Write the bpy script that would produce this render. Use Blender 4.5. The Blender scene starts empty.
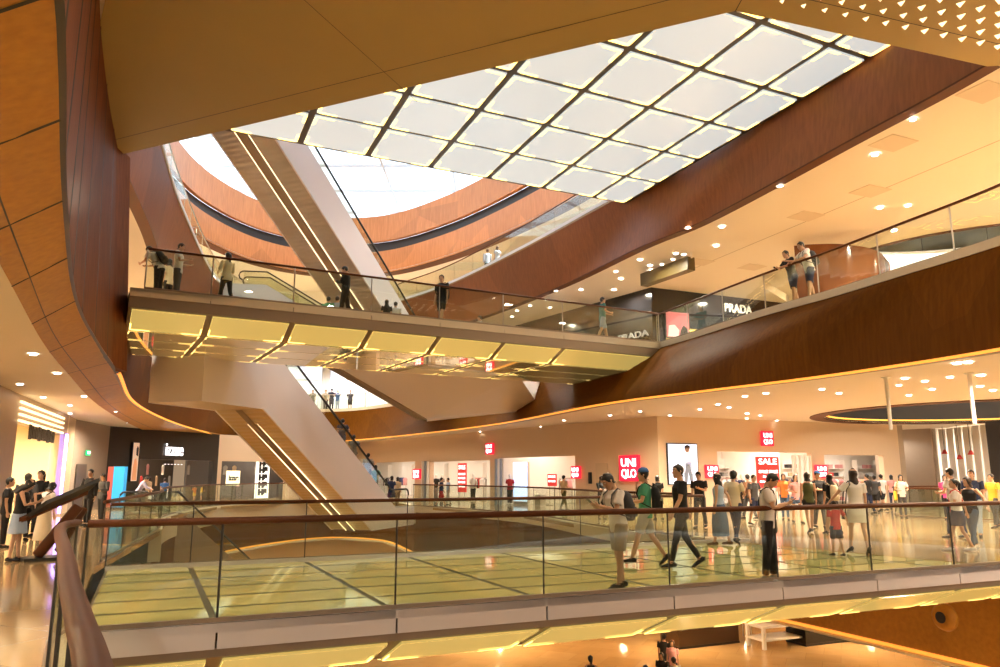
import bpy, bmesh, math, random
from mathutils import Vector, Matrix, geometry
random.seed(7)
SC = bpy.context.scene
COL = SC.collection
PI = math.pi
R = math.radians

# ------------------------------------------------------------------ camera
F_PX, PITCH, EYE = 760.0, R(10.55), 1.68
SN, CS = math.sin(PITCH), math.cos(PITCH)
cam_d = bpy.data.cameras.new('camera'); cam = bpy.data.objects.new('camera', cam_d); COL.objects.link(cam)
cam_d.sensor_width = 36.0; cam_d.lens = F_PX / 1000 * 36.0; cam_d.clip_end = 400; cam_d.clip_start = 0.05
cam.location = (0, 0, EYE); cam.rotation_euler = (PI / 2 + PITCH, 0, 0)
SC.camera = cam

def ray(px, py):
    u = (px - 500) / F_PX; v = (333.5 - py) / F_PX
    return Vector((u, CS - v * SN, SN + v * CS))
def atz(px, py, z):
    d = ray(px, py); return Vector((0, 0, EYE)) + d * ((z - EYE) / d.z)
def aty(px, py, y):
    d = ray(px, py); return Vector((0, 0, EYE)) + d * (y / d.y)

# ------------------------------------------------------------------ materials
MATS = {}
def mat(name, col=(.8, .8, .8), rough=.5, metal=0.0, emit=None, es=0.0, spec=.5, noise=0.0, nscale=3.0, coat=0.0):
    if name in MATS: return MATS[name]
    m = bpy.data.materials.new(name); m.use_nodes = True
    nt = m.node_tree; b = nt.nodes['Principled BSDF']
    b.inputs['Base Color'].default_value = (*col, 1); b.inputs['Roughness'].default_value = rough
    b.inputs['Metallic'].default_value = metal; b.inputs['Specular IOR Level'].default_value = spec
    b.inputs['Coat Weight'].default_value = coat
    if emit: b.inputs['Emission Color'].default_value = (*emit, 1); b.inputs['Emission Strength'].default_value = es
    if noise:
        tc = nt.nodes.new('ShaderNodeTexCoord'); n = nt.nodes.new('ShaderNodeTexNoise'); n.inputs['Scale'].default_value = nscale
        n.inputs['Detail'].default_value = 4
        mx = nt.nodes.new('ShaderNodeMix'); mx.data_type = 'RGBA'; mx.blend_type = 'MIX'
        mx.inputs[6].default_value = (*[c * (1 - noise) for c in col], 1); mx.inputs[7].default_value = (*[min(1, c * (1 + noise)) for c in col], 1)
        nt.links.new(tc.outputs['Object'], n.inputs['Vector']); nt.links.new(n.outputs['Fac'], mx.inputs[0]); nt.links.new(mx.outputs[2], b.inputs['Base Color'])
    MATS[name] = m; return m

def wood(name, c1, c2, rough=.35, scale=(1.2, 1.2, .12), band=0.0, spec=.4):
    """veneer: fine vertical grain, panels of slightly different tone"""
    m = mat(name, c1, rough, spec=spec); nt = m.node_tree; b = nt.nodes['Principled BSDF']
    tc = nt.nodes.new('ShaderNodeTexCoord'); mp = nt.nodes.new('ShaderNodeMapping'); mp.inputs['Scale'].default_value = scale
    n = nt.nodes.new('ShaderNodeTexNoise'); n.inputs['Scale'].default_value = 9; n.inputs['Detail'].default_value = 6
    rp = nt.nodes.new('ShaderNodeValToRGB'); rp.color_ramp.elements[0].position = .3; rp.color_ramp.elements[1].position = .72
    rp.color_ramp.elements[0].color = (*c2, 1); rp.color_ramp.elements[1].color = (*c1, 1)
    nt.links.new(tc.outputs['Object'], mp.inputs['Vector']); nt.links.new(mp.outputs['Vector'], n.inputs['Vector'])
    nt.links.new(n.outputs['Fac'], rp.inputs[0])
    v = nt.nodes.new('ShaderNodeTexVoronoi'); v.inputs['Scale'].default_value = .28
    mx = nt.nodes.new('ShaderNodeMix'); mx.data_type = 'RGBA'; mx.blend_type = 'MULTIPLY'; mx.inputs[0].default_value = band
    sep = nt.nodes.new('ShaderNodeSeparateColor'); cmb = nt.nodes.new('ShaderNodeMapRange'); cmb.inputs[3].default_value = .6; cmb.inputs[4].default_value = 1.25
    nt.links.new(tc.outputs['Object'], v.inputs['Vector']); nt.links.new(v.outputs['Color'], sep.inputs[0]); nt.links.new(sep.outputs[0], cmb.inputs[0])
    nt.links.new(rp.outputs[0], mx.inputs[6]); nt.links.new(cmb.outputs[0], mx.inputs[7]); nt.links.new(mx.outputs[2], b.inputs['Base Color'])
    return m

def tiles(name, c1, c2, mortar, w, h, rough=.12, ang=0.0, msize=.008, spec=.5):
    m = mat(name, c1, rough, spec=spec); nt = m.node_tree; b = nt.nodes['Principled BSDF']
    tc = nt.nodes.new('ShaderNodeTexCoord'); mp = nt.nodes.new('ShaderNodeMapping'); mp.inputs['Rotation'].default_value = (0, 0, ang)
    br = nt.nodes.new('ShaderNodeTexBrick'); br.inputs['Scale'].default_value = 1; br.inputs['Brick Width'].default_value = w
    br.inputs['Row Height'].default_value = h; br.inputs['Mortar Size'].default_value = msize
    br.inputs['Color1'].default_value = (*c1, 1); br.inputs['Color2'].default_value = (*c2, 1); br.inputs['Mortar'].default_value = (*mortar, 1)
    n = nt.nodes.new('ShaderNodeTexNoise'); n.inputs['Scale'].default_value = 1.3; n.inputs['Detail'].default_value = 5
    mx = nt.nodes.new('ShaderNodeMix'); mx.data_type = 'RGBA'; mx.blend_type = 'MULTIPLY'; mx.inputs[0].default_value = .5
    mr = nt.nodes.new('ShaderNodeMapRange'); mr.inputs[3].default_value = .7; mr.inputs[4].default_value = 1.2
    nt.links.new(tc.outputs['Object'], mp.inputs['Vector']); nt.links.new(mp.outputs['Vector'], br.inputs['Vector'])
    nt.links.new(tc.outputs['Object'], n.inputs['Vector']); nt.links.new(n.outputs['Fac'], mr.inputs[0])
    nt.links.new(br.outputs['Color'], mx.inputs[6]); nt.links.new(mr.outputs[0], mx.inputs[7]); nt.links.new(mx.outputs[2], b.inputs['Base Color'])
    return m

def glass(name, tint=(.9, .93, .88), refl=.12):
    m = bpy.data.materials.new(name); m.use_nodes = True; nt = m.node_tree; nt.nodes.clear()
    o = nt.nodes.new('ShaderNodeOutputMaterial'); t = nt.nodes.new('ShaderNodeBsdfTransparent'); t.inputs[0].default_value = (*tint, 1)
    g = nt.nodes.new('ShaderNodeBsdfGlossy'); g.inputs['Roughness'].default_value = .01; g.inputs['Color'].default_value = (1, 1, 1, 1)
    lw = nt.nodes.new('ShaderNodeLayerWeight'); lw.inputs[0].default_value = .25
    mr = nt.nodes.new('ShaderNodeMapRange'); mr.inputs[3].default_value = refl * .5; mr.inputs[4].default_value = min(.8, refl * 5)
    x = nt.nodes.new('ShaderNodeMixShader')
    nt.links.new(lw.outputs['Facing'], mr.inputs[0]); nt.links.new(mr.outputs[0], x.inputs[0])
    nt.links.new(t.outputs[0], x.inputs[1]); nt.links.new(g.outputs[0], x.inputs[2]); nt.links.new(x.outputs[0], o.inputs['Surface'])
    MATS[name] = m; return m

M_WOOD = wood('dark_wood_veneer', (.21, .062, .014), (.12, .032, .007), .6, band=.35, spec=.12)
M_WOODR = wood('brown_fascia_veneer', (.150, .053, .005), (.112, .038, .0035), .65, band=.45, spec=.05)
M_GOLDW = wood('gold_brown_panel', (.54, .26, .034), (.43, .19, .024), .4, scale=(1, 1, 1), band=.25)
M_ORANGE = wood('orange_wood_veneer', (.78, .33, .12), (.64, .24, .08), .4, band=.3)
M_CREAM = mat('cream_ceiling_paint', (.88, .79, .66), .6, noise=.03, nscale=.4)
M_CREAMW = mat('cream_wall_paint', (.76, .58, .41), .6, noise=.04, nscale=.5)
M_SOFF = mat('shaded_soffit_panel', (.46, .33, .115), .55, noise=.05, nscale=.7)  # cream ceiling in dimmer light, the shade put into this colour
M_WHITE = mat('white_cladding', (.84, .78, .77), .38, noise=.03, nscale=.6)
M_WPAINT = mat('white_paint', (.85, .83, .80), .5)
M_GREYC = mat('grey_white_fascia_panel', (.56, .52, .53), .42, noise=.03)
M_LIP = mat('taupe_metal_lip', (.27, .20, .14), .4, .3)
M_CURB = mat('cream_stone_curb', (.66, .56, .42), .4, noise=.05)
M_RIB = mat('brushed_bronze', (.62, .46, .28), .34, .55)
M_RIBS = mat('brushed_silver', (.55, .50, .46), .32, .6)
M_STEEL = mat('brushed_steel', (.55, .53, .50), .3, .9)
M_DARKM = mat('dark_metal', (.05, .045, .04), .4, .5)
M_BLACK = mat('black_paint', (.012, .011, .011), .35)
M_BGLOSS = mat('black_gloss_panel', (.010, .010, .012), .12)
M_RAILW = mat('brown_wood_handrail', (.10, .034, .013), .45, noise=.15, nscale=6, spec=.12)
M_RUBBER = mat('black_rubber', (.02, .02, .02), .45)
M_GLASS = glass('clear_balustrade_glass', (.90, .93, .87), .05)
M_FACADE = mat('daylight_window_glass', (.6, .66, .75), .1, emit=(.76, .86, 1.0), es=.95)
M_LEDY = mat('amber_led_strip', (.9, .5, .1), .4, emit=(1.0, .38, .05), es=.95)
M_LEDW = mat('warm_led_strip', (.9, .8, .5), .4, emit=(1.0, .76, .46), es=3.0)
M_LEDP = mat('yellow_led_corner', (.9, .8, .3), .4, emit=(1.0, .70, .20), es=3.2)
M_LEDV = mat('violet_led_strip', (.5, .4, .9), .4, emit=(.36, .26, 1.0), es=7.0)
M_LAMP = mat('white_lamp_face', (.9, .9, .9), .4, emit=(1.0, .90, .80), es=14.0)
M_STONE = tiles('polished_beige_stone', (.46, .31, .15), (.41, .27, .13), (.28, .18, .08), 1.2, 1.2, .10, R(24), .006)
M_LOWST = tiles('polished_tan_stone', (.56, .36, .15), (.50, .31, .12), (.36, .22, .09), 1.4, 1.4, .09, R(24), .006)
M_REDS = mat('red_sign_face', (.7, .02, .05), .4, emit=(.9, .02, .06), es=.9)
M_SIGNW = mat('white_sign_letter', (.9, .9, .9), .4, emit=(1, .92, .92), es=2.2)

# ------------------------------------------------------------------ mesh builder
class MB:
    def __init__(s): s.v = []; s.f = []; s.mi = []
    def add(s, vs, fs, mi=0):
        o = len(s.v); s.v += [Vector(v) for v in vs]
        for f in fs: s.f.append(tuple(i + o for i in f)); s.mi.append(mi)
    def quad(s, a, b, c, d, mi=0): s.add([a, b, c, d], [(0, 1, 2, 3)], mi)
    def box(s, c, d, rz=0.0, mi=0, rot=None):
        m = rot if rot else Matrix.Rotation(rz, 3, 'Z'); c = Vector(c); x, y, z = [k / 2 for k in d]
        vs = [c + m @ Vector(p) for p in ((-x, -y, -z), (x, -y, -z), (x, y, -z), (-x, y, -z), (-x, -y, z), (x, -y, z), (x, y, z), (-x, y, z))]
        s.add(vs, [(3, 2, 1, 0), (4, 5, 6, 7), (0, 1, 5, 4), (1, 2, 6, 5), (2, 3, 7, 6), (3, 0, 4, 7)], mi)
    def prism(s, pts, z0, z1, mi=0):
        """closed plan outline (counter-clockwise) extruded from z0 to z1"""
        n = len(pts); vs = [(p[0], p[1], z0) for p in pts] + [(p[0], p[1], z1) for p in pts]
        fs = [tuple(range(n - 1, -1, -1)), tuple(range(n, 2 * n))] + [(i, (i + 1) % n, n + (i + 1) % n, n + i) for i in range(n)]
        s.add(vs, fs, mi)
    def ruled(s, A, B, mi=0):
        n = len(A); s.add(list(A) + list(B), [(i, i + 1, n + i + 1, n + i) for i in range(n - 1)], mi)
    def slab_between(s, A, B, t, mi=0):
        """a ruled skin with thickness t (vector per point list allowed)"""
        n = len(A); off = [Vector(t)] * n if not isinstance(t, list) else t
        A = [Vector(a) for a in A]; B = [Vector(b) for b in B]
        A2 = [a + o for a, o in zip(A, off)]; B2 = [b + o for b, o in zip(B, off)]
        s.ruled(A, B, mi); s.ruled(B2, A2, mi); s.ruled(B, B2, mi); s.ruled(A2, A, mi)
        s.quad(A[0], B[0], B2[0], A2[0], mi); s.quad(B[-1], A[-1], A2[-1], B2[-1], mi)
    def loft(s, secs, n=12, cap=True, mi=0):
        """secs: list of (centre, vector a, vector b) ellipses"""
        o = len(s.v)
        for c, a, b in secs:
            c = Vector(c)
            for k in range(n):
                t = 2 * PI * k / n; s.v.append(c + Vector(a) * math.cos(t) + Vector(b) * math.sin(t))
        for i in range(len(secs) - 1):
            for k in range(n):
                k2 = (k + 1) % n
                s.f.append((o + i * n + k, o + i * n + k2, o + (i + 1) * n + k2, o + (i + 1) * n + k)); s.mi.append(mi)
        if cap:
            s.f.append(tuple(o + k for k in range(n - 1, -1, -1))); s.mi.append(mi)
            e = o + (len(secs) - 1) * n; s.f.append(tuple(e + k for k in range(n))); s.mi.append(mi)
    def tube(s, pts, r, n=8, mi=0, up=(0, 0, 1), flat=1.0):
        pts = [Vector(p) for p in pts]; secs = []
        rs = r if isinstance(r, (list, tuple)) else [r] * len(pts)
        for i, p in enumerate(pts):
            d = (pts[min(i + 1, len(pts) - 1)] - pts[max(i - 1, 0)])
            d = d.normalized() if d.length > 1e-9 else Vector((0, 0, 1))
            u = Vector(up)
            if abs(d.dot(u)) > .97: u = Vector((0, 1, 0)) if abs(d.y) < .9 else Vector((1, 0, 0))
            a = d.cross(u).normalized(); b = a.cross(d).normalized()
            secs.append((p, a * rs[i], b * rs[i] * flat))
        s.loft(secs, n, True, mi)
    def ball(s, c, r, n=10, mi=0):
        c = Vector(c); r = Vector(r) if not isinstance(r, (int, float)) else Vector((r, r, r)); secs = []
        for i in range(7):
            t = -PI / 2 + PI * (i + .02) / 6.04; k = max(.05, math.cos(t))
            secs.append((c + Vector((0, 0, r.z * math.sin(t))), (r.x * k, 0, 0), (0, r.y * k, 0)))
        s.loft(secs, n, True, mi)
    def tess(s, loops, z, mi=0, flip=False):
        """horizontal polygon with holes"""
        L = [[Vector((p[0], p[1], z)) for p in lp] for lp in loops]
        tri = geometry.tessellate_polygon(L); vs = [p for lp in L for p in lp]
        fs = []
        for t in tri:
            a, b, c = (vs[i] for i in t)
            up = (b - a).cross(c - a).z > 0
            fs.append(t if up != flip else t[::-1])
        s.add(vs, fs, mi)
    def slab(s, loops, z0, z1, mi=0):
        s.tess(loops, z1, mi); s.tess(loops, z0, mi, True)
        for lp in loops:
            n = len(lp)
            for i in range(n):
                a, b = lp[i], lp[(i + 1) % n]; s.quad((a[0], a[1], z0), (b[0], b[1], z0), (b[0], b[1], z1), (a[0], a[1], z1), mi)
    def build(s, name, m, parent=None, smooth=False, origin=None, auto=None):
        me = bpy.data.meshes.new(name)
        o3 = Vector(origin) if origin is not None else (ORG.get(parent.name, Vector((0, 0, 0))) if parent else Vector((0, 0, 0)))
        me.from_pydata([v - o3 for v in s.v], [], s.f); me.update()
        ms = m if isinstance(m, (list, tuple)) else [m]
        for k in ms: me.materials.append(k)
        if len(ms) > 1: me.polygons.foreach_set('material_index', s.mi)
        if smooth: me.polygons.foreach_set('use_smooth', [True] * len(me.polygons))
        bm = bmesh.new(); bm.from_mesh(me); bmesh.ops.recalc_face_normals(bm, faces=bm.faces)
        if auto:
            for e in bm.edges:
                if len(e.link_faces) == 2 and e.calc_face_angle(0) > R(auto): e.smooth = False
        bm.to_mesh(me); bm.free()
        o = bpy.data.objects.new(name, me); COL.objects.link(o)
        if parent: o.parent = parent; ORG[o.name] = o3
        else: o.location = o3; ORG[o.name] = o3
        return o
ORG = {}
def tag(o, label=None, cat=None, group=None, kind=None):
    if label: o['label'] = label
    if cat: o['category'] = cat
    if group: o['group'] = group
    if kind: o['kind'] = kind
    return o
def thing(name, label, cat, loc=(0, 0, 0), group=None):
    o = bpy.data.objects.new(name, None); COL.objects.link(o); o.location = loc; ORG[o.name] = Vector(loc); o.empty_display_size = .1
    return tag(o, label, cat, group)
def struct(o): o['kind'] = 'structure'; return o
def dup(o, parent=None):
    c = o.copy(); COL.objects.link(c)
    if parent: c.parent = parent
    ORG[c.name] = ORG.get(o.name, Vector((0, 0, 0)))
    for ch in list(o.children): dup(ch, c)
    return c
def solo(mb, name, m, label, cat, group=None, smooth=False, auto=None):
    """one-mesh thing with its origin at its base"""
    xs = [v.x for v in mb.v]; ys = [v.y for v in mb.v]; zs = [v.z for v in mb.v]
    o = mb.build(name, m, None, smooth, origin=((min(xs) + max(xs)) / 2, (min(ys) + max(ys)) / 2, min(zs)), auto=auto)
    return tag(o, label, cat, group)

def spline(pts, n=8, closed=False):
    P = [Vector(p) for p in pts]; out = []; N = len(P)
    rng = range(N) if closed else range(N - 1)
    for i in rng:
        p0 = P[(i - 1) % N] if (closed or i > 0) else P[0] * 2 - P[1]
        p1 = P[i]; p2 = P[(i + 1) % N]
        p3 = P[(i + 2) % N] if (closed or i + 2 < N) else P[-1] * 2 - P[-2]
        for k in range(n):
            t = k / n
            out.append(.5 * ((2 * p1) + (p2 - p0) * t + (2 * p0 - 5 * p1 + 4 * p2 - p3) * t * t + (3 * p1 - p0 - 3 * p2 + p3) * t ** 3))
    if not closed: out.append(P[-1])
    return out
def resample(pts, step):
    P = [Vector(p) for p in pts]; L = [0]
    for a, b in zip(P, P[1:]): L.append(L[-1] + (b - a).length)
    n = max(1, round(L[-1] / step)); out = []; j = 0
    for k in range(n + 1):
        s = L[-1] * k / n
        while j < len(P) - 2 and L[j + 1] < s: j += 1
        t = 0 if L[j + 1] == L[j] else (s - L[j]) / (L[j + 1] - L[j])
        out.append(P[j].lerp(P[j + 1], min(1, max(0, t))))
    return out
def V3(p, z=0.0): return Vector((p[0], p[1], z))

def text_mb(body, size, extrude=.02, align='CENTER', bold=0.0):
    cu = bpy.data.curves.new('t', 'FONT'); cu.body = body; cu.size = size; cu.extrude = extrude; cu.align_x = align; cu.align_y = 'CENTER'
    cu.offset = bold; cu.space_line = .85
    o = bpy.data.objects.new('t', cu); COL.objects.link(o)
    dg = bpy.context.evaluated_depsgraph_get(); me = o.evaluated_get(dg).to_mesh()
    mb = MB(); mb.add([v.co.copy() for v in me.vertices], [tuple(p.vertices) for p in me.polygons])
    o.evaluated_get(dg).to_mesh_clear(); bpy.data.objects.remove(o); bpy.data.curves.remove(cu)
    return mb
def place_text(mb, pos, right, up=(0, 0, 1), wide=1.0, width=None):
    r = Vector(right).normalized(); u = Vector(up).normalized(); n = r.cross(u)
    if width:
        w = max(v.x for v in mb.v) - min(v.x for v in mb.v); wide = width / w
    m = MB(); m.add([Vector(pos) + r * v.x * wide + u * v.y + n * v.z for v in mb.v], mb.f); return m
# ------------------------------------------------------------------ levels and plan curves of the atrium
Z0, Z1, Z2, Z3, Z4 = -6.0, 0.0, 6.6, 13.2, 19.0
C1, C2, C3 = 4.26, 10.6, 16.9            # ceilings of the three galleries
BIG = [(-46, -14), (46, -14), (46, 78), (-46, 78)]
UL, UR = Vector((-.553, .833, 0)), Vector((.913, .408, 0))     # the two directions of the corner shop
NL, NR = Vector((-.833, -.553, 0)), Vector((.408, -.913, 0))   # their outward normals
K1 = Vector((7.0, 34.0, 0))

# second floor (gallery above ours)
R2B = [(11.6, 6), (11.3, 11), (10.25, 15.38), (9.4, 17.7), (8.09, 20.38), (6.17, 23.4), (3.66, 27.9), (0, 38.3), (-5, 47.8)]
F2B = [(-11.6, 57.6), (-16, 58.2)]
L2B = [(-18.9, 54.5), (-18.1, 46), (-16.5, 37.7), (-14.0, 29), (-10.6, 20.9)]
LOW = [(-16, 63), (-21.5, 60), (-22, 50), (-18.8, 39), (-14.7, 27.8), (-10.8, 18.8), (-8.8, 14.4), (-6.1, 8.97), (-3.2, 3.0), (-1.5, -1.5)]
R2T = [(11.9, 6), (11.4, 11), (10.56, 15.41), (9.76, 17.95), (9.02, 20.22), (7.98, 22.81), (5.97, 28.8), (1.6, 38.6), (-3.9, 48.3)]
F2T = [(-10.9, 57.2), (-16, 57.9)]
L2T = [(-18.6, 53.8), (-17.8, 46), (-16.2, 37.7), (-13.7, 29), (-10.4, 20.9)]
S2B = spline([V3(p, 4.2) for p in R2B + F2B] + [V3(p, z) for p, z in zip(L2B, (4.25, 4.3, 4.35, 4.4, 4.45))], 8)
S2T = spline([V3(p, Z2) for p in R2T + F2T + L2T], 8)
CLOW = spline([V3(p, 4.2) for p in LOW[1:]], 8)
C0 = spline([V3(p, z) for p, z in zip(L2B, (4.25, 4.3, 4.35, 4.4, 4.45))] + [Vector((-9.1, 17.0, 4.55)), atz(75, 300, 4.6), atz(63, 200, 4.6), atz(57, 0, 4.6), Vector((-1.2, 1.2, 4.6)), Vector((.3, -1.5, 4.6))], 8)
CLOW = resample(CLOW, .6); C0 = resample(C0, .6)
nn = min(len(CLOW), len(C0))
def rs_n(P, n):
    L = [0]
    for a, b in zip(P, P[1:]): L.append(L[-1] + (b - a).length)
    out = []; j = 0
    for k in range(n):
        s = L[-1] * k / (n - 1)
        while j < len(P) - 2 and L[j + 1] < s: j += 1
        out.append(P[j].lerp(P[j + 1], (s - L[j]) / max(1e-9, L[j + 1] - L[j])))
    return out
CLOW = rs_n(CLOW, 80); C0 = rs_n(C0, 80)
V2 = [(p.x, p.y) for p in S2B[:8 * (len(R2B) - 1) + 1]] + [(-11.7, 57.8), (-16, 61)] + [(p.x, p.y) for p in CLOW]
V2TOP = [(p.x, p.y) for p in S2T] + [(p.x - .5, p.y) for p in C0 if p.y < 20.3]
OV = [(20.8 + 6.6 * math.cos(t * 2 * PI / 48), 32.2 + 6.4 * math.sin(t * 2 * PI / 48)) for t in range(48)]   # the side atrium on the right

# third floor
R3B = [(10.75, 15.4), (10.32, 16.9), (9.48, 19.27), (7.26, 25.84), (5.57, 29.1), (2.88, 35.44), (-.79, 42.2), (-5, 48.6), (-10, 53)]
R3T = [(11.2, 14.6), (10.5, 17.4), (9.6, 19.9), (7.5, 25.6), (4.9, 30.3), (1.04, 37.93), (-3.2, 45.27), (-7, 50), (-11, 53.2)]
L3B = [(-14.5, 54), (-17.6, 51), (-17.9, 44), (-15.4, 34.3), (-12.9, 27), (-10.9, 20.6)]
L3T = [(-14.5, 53.6), (-16.8, 50.5), (-16.9, 44), (-14, 32), (-12, 25.3), (-10.5, 20.4)]
S3B = spline([V3(p, C2) for p in R3B + L3B], 8); S3T = spline([V3(p, Z3) for p in R3T + L3T], 8)
SOFE = [(-11.81, 20.6), (4.57, 13.36), (10.75, 15.4)]
V3H = SOFE[1:2] + [(p.x, p.y) for p in S3B]
# fourth floor ring
RING = spline([Vector((p[0], p[1], 0)) for p in [(6.5, 30), (5.6, 36), (3.9, 40.5), (.2, 46.6), (-4, 52), (-8.8, 56), (-13.5, 56.4), (-17.3, 53.4), (-19.2, 48), (-19.2, 42), (-17.6, 35), (-13, 28), (-3, 24.5), (4, 25.5)]], 6, closed=True)

# first floor (ours): one large opening, crossed by the footbridge
NEAR0, NEARD = Vector((-4.51, 8.52, 0)), Vector((13.5, 6.15, 0)).normalized()
FARP, FARD = Vector((-7.44, 14.5, 0)), Vector((13.05, 6.1, 0)).normalized()
V1 = [(15.2, .3), (15.2, 8), (14.6, 17.5), (9.25, 15.1), (5.64, 20.6), (3.4, 24.4), (.9, 33.4), (-4.6, 42.6), (-7.5, 50.5), (-11.2, 53), (-13.6, 50), (-15.2, 42), (-13.6, 32), (-10.4, 24), (-7.5, 14.6), (-4.6, 8.5)]
RAIL_N = spline([Vector(p + (0,)) for p in [(-4.62, 8.55), (-4.35, 7.75)] + [tuple(atz(*q, 1.17)[:2]) for q in ((66, 556), (69, 580), (76, 606), (84, 636), (95, 667))] + [(-.55, 1.25), (.6, .6), (3.5, .35), (13.0, .3)]], 6)
V1 = V1 + [(p.x, p.y) for p in RAIL_N[1:-1]]

# ------------------------------------------------------------------ floors and ceilings
def sheet(name, loops, z, m, t=.04, up=True):
    mb = MB(); mb.slab(loops, z - t if up else z, z if up else z + t); return struct(mb.build(name, m))
sheet('floor', [BIG, V1], 0, M_STONE, .12)
sheet('floor', [BIG], Z0, M_LOWST, .1)
sheet('floor', [BIG, V2TOP[::-1], OV[::-1]], Z2, M_STONE, .12)
sheet('floor', [BIG, [(p.x, p.y) for p in S3T] + [(-11.8, 20.6), (4.57, 13.36)], OV], Z3, M_STONE, .12)
_n2 = len(S2T); _b = rs_n(S2B, _n2)
def _off(P, d):
    out = []
    for i, p in enumerate(P):
        t = P[min(i + 1, len(P) - 1)] - P[max(i - 1, 0)]; t.z = 0; t.normalize(); out.append(Vector((p.x - t.y * d, p.y + t.x * d, p.z)))
    return out
_k = [p for p in _off(_b, -.14)]
V2 = [(p.x, p.y) for i, p in enumerate(_k) if i < _n2 * .62 and not (p.x < -11.5)] + [(-11.9, 58.4), (-16, 61)] + [(p.x, p.y) for p in CLOW]
sheet('ceiling', [BIG, V2, OV], C1, M_CREAM, .06, False)
sheet('ceiling', [BIG, [(p.x, p.y) for p in _off(rs_n(S3B, len(S3T)), -.14)] + [(-11.81, 20.6), (4.57, 13.36)], OV], C2, M_CREAM, .06, False)
sheet('ceiling', [BIG, [(p.x, p.y) for p in RING], OV], C3, M_WPAINT, .06, False)
V1C = V1[:2] + [(13.6, 8), (12.2, 13.5), (10.6, 17.7), (8.5, 22.6), (6.8, 26.2), (4.4, 30)] + V1[6:]
sheet('ceiling', [BIG, V1C], -2.6, M_CREAM, .06, False)

TR = [0]
def trim(mb, m, smooth=False, auto=None):
    TR[0] += 1; return struct(mb.build('trim_%d' % TR[0], m, None, smooth, auto=auto))
def offs(P, d, z=0.0):
    """plan offset to the left of travel"""
    out = []
    for i, p in enumerate(P):
        t = (P[min(i + 1, len(P) - 1)] - P[max(i - 1, 0)]); t.z = 0; t.normalize()
        out.append(Vector((p.x - t.y * d, p.y + t.x * d, p.z + z)))
    return out
# fascia of the second floor: leaning wood skin, with stone curb and led line along its foot
n = len(S2T); S2Bn = rs_n(S2B, n)
mb = MB(); mb.slab_between(S2Bn, [p - Vector((0, 0, .16)) for p in S2T], [a - b for a, b in zip(offs(S2Bn, -.25), S2Bn)]); trim(mb, M_WOODR, True, 40)
mb = MB(); mb.slab_between([p - Vector((0, 0, .16)) for p in offs(S2T, .03)], [p + Vector((0, 0, .05)) for p in offs(S2T, .03)], [a - b for a, b in zip(offs(S2T, -.3), S2T)]); trim(mb, M_CURB)
mb = MB(); A = [p + Vector((0, 0, .0)) for p in offs(S2Bn, .08)]; mb.slab_between([p - Vector((0, 0, .02)) for p in A], [p + Vector((0, 0, .035)) for p in A], [a - b for a, b in zip(offs(A, -.1), A)]); trim(mb, M_LEDY)
mb = MB(); A = offs(S2Bn, .0, -.03); B = offs(S2Bn, -.55, .03); mb.slab_between(A, B, (0, 0, .05)); trim(mb, M_LIP)
# left: the broad soffit border (panelled) under the tall wood wall
mb = MB(); mb.slab_between(CLOW, C0, (0, 0, .08)); trim(mb, M_GOLDW, True)
mb = MB()
def at_y(P, y):
    for a, b in zip(P, P[1:]):
        if (a.y - y) * (b.y - y) <= 0: return a.lerp(b, (y - a.y) / (b.y - a.y + 1e-9))
    return P[-1]
for y in (1.5, 2.8, 4.2, 5.9, 7.8, 10, 12.6, 15.6, 19, 23, 28, 34, 41, 48):
    a, b = at_y(CLOW[20:] if y < 15 else CLOW, y) - Vector((0, 0, .012)), at_y(C0, y) - Vector((0, 0, .012)); t = Vector((0, .016, 0))
    mb.quad(a - t, a + t, b + t, b - t)
mid = [a.lerp(b, .30) - Vector((0, 0, .008)) for a, b in zip(CLOW, C0)]; mb.ruled(mid, [p + (q - p) * .03 for p, q in zip(mid, C0)])
mb.ruled([p + Vector((-.05, -.03, -.01)) for p in C0], [p + Vector((.05, .0, .0)) for p in C0]); trim(mb, M_DARKM)
WA = rs_n([p for p in C0 if p.y < 20.3], 40)
WA[0] = Vector((-10.15, 20.5, 4.45))
WTOP = [Vector((p.x - .45 * max(0, min(1, (p.y - 8) / 12)), p.y, C2 + .02)) for p in WA]
mb = MB(); mb.slab_between(WA, WTOP, (-.3, 0, 0)); w = mb.build('wall_left', M_WOOD, None, True, auto=40); struct(w)
mb = MB()                                           # shadow gaps between the veneer sheets
for i in range(3, 40, 4):
    a, b = WA[i] + Vector((.012, -.005, 0)), WTOP[i] + Vector((.012, -.005, 0)); t = Vector((0, .011, 0)); mb.quad(a - t, a + t, b + t, b - t)
trim(mb, M_DARKM)
# third floor fascia: brown veneer with the skylight's brightness put into its colour
n = len(S3T); S3Bn = rs_n(S3B, n)
mb = MB(); mb.slab_between(S3Bn, S3T, [a - b for a, b in zip(offs(S3Bn, -.25), S3Bn)]); trim(mb, wood('skylit_fascia_veneer', (.27, .085, .020), (.20, .06, .013), .5, band=.4, spec=.25), True, 40)
mb = MB(); mb.slab_between([p - Vector((0, 0, .04)) for p in offs(S3T, .03)], [p + Vector((0, 0, .1)) for p in offs(S3T, .03)], [a - b for a, b in zip(offs(S3T, -.3), S3T)]); trim(mb, M_WPAINT)
mb = MB(); A = offs(S3Bn, .0, -.03); B = offs(S3Bn, -.7, .02); mb.slab_between(A, B, (0, 0, .05)); trim(mb, M_RAILW)
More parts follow.
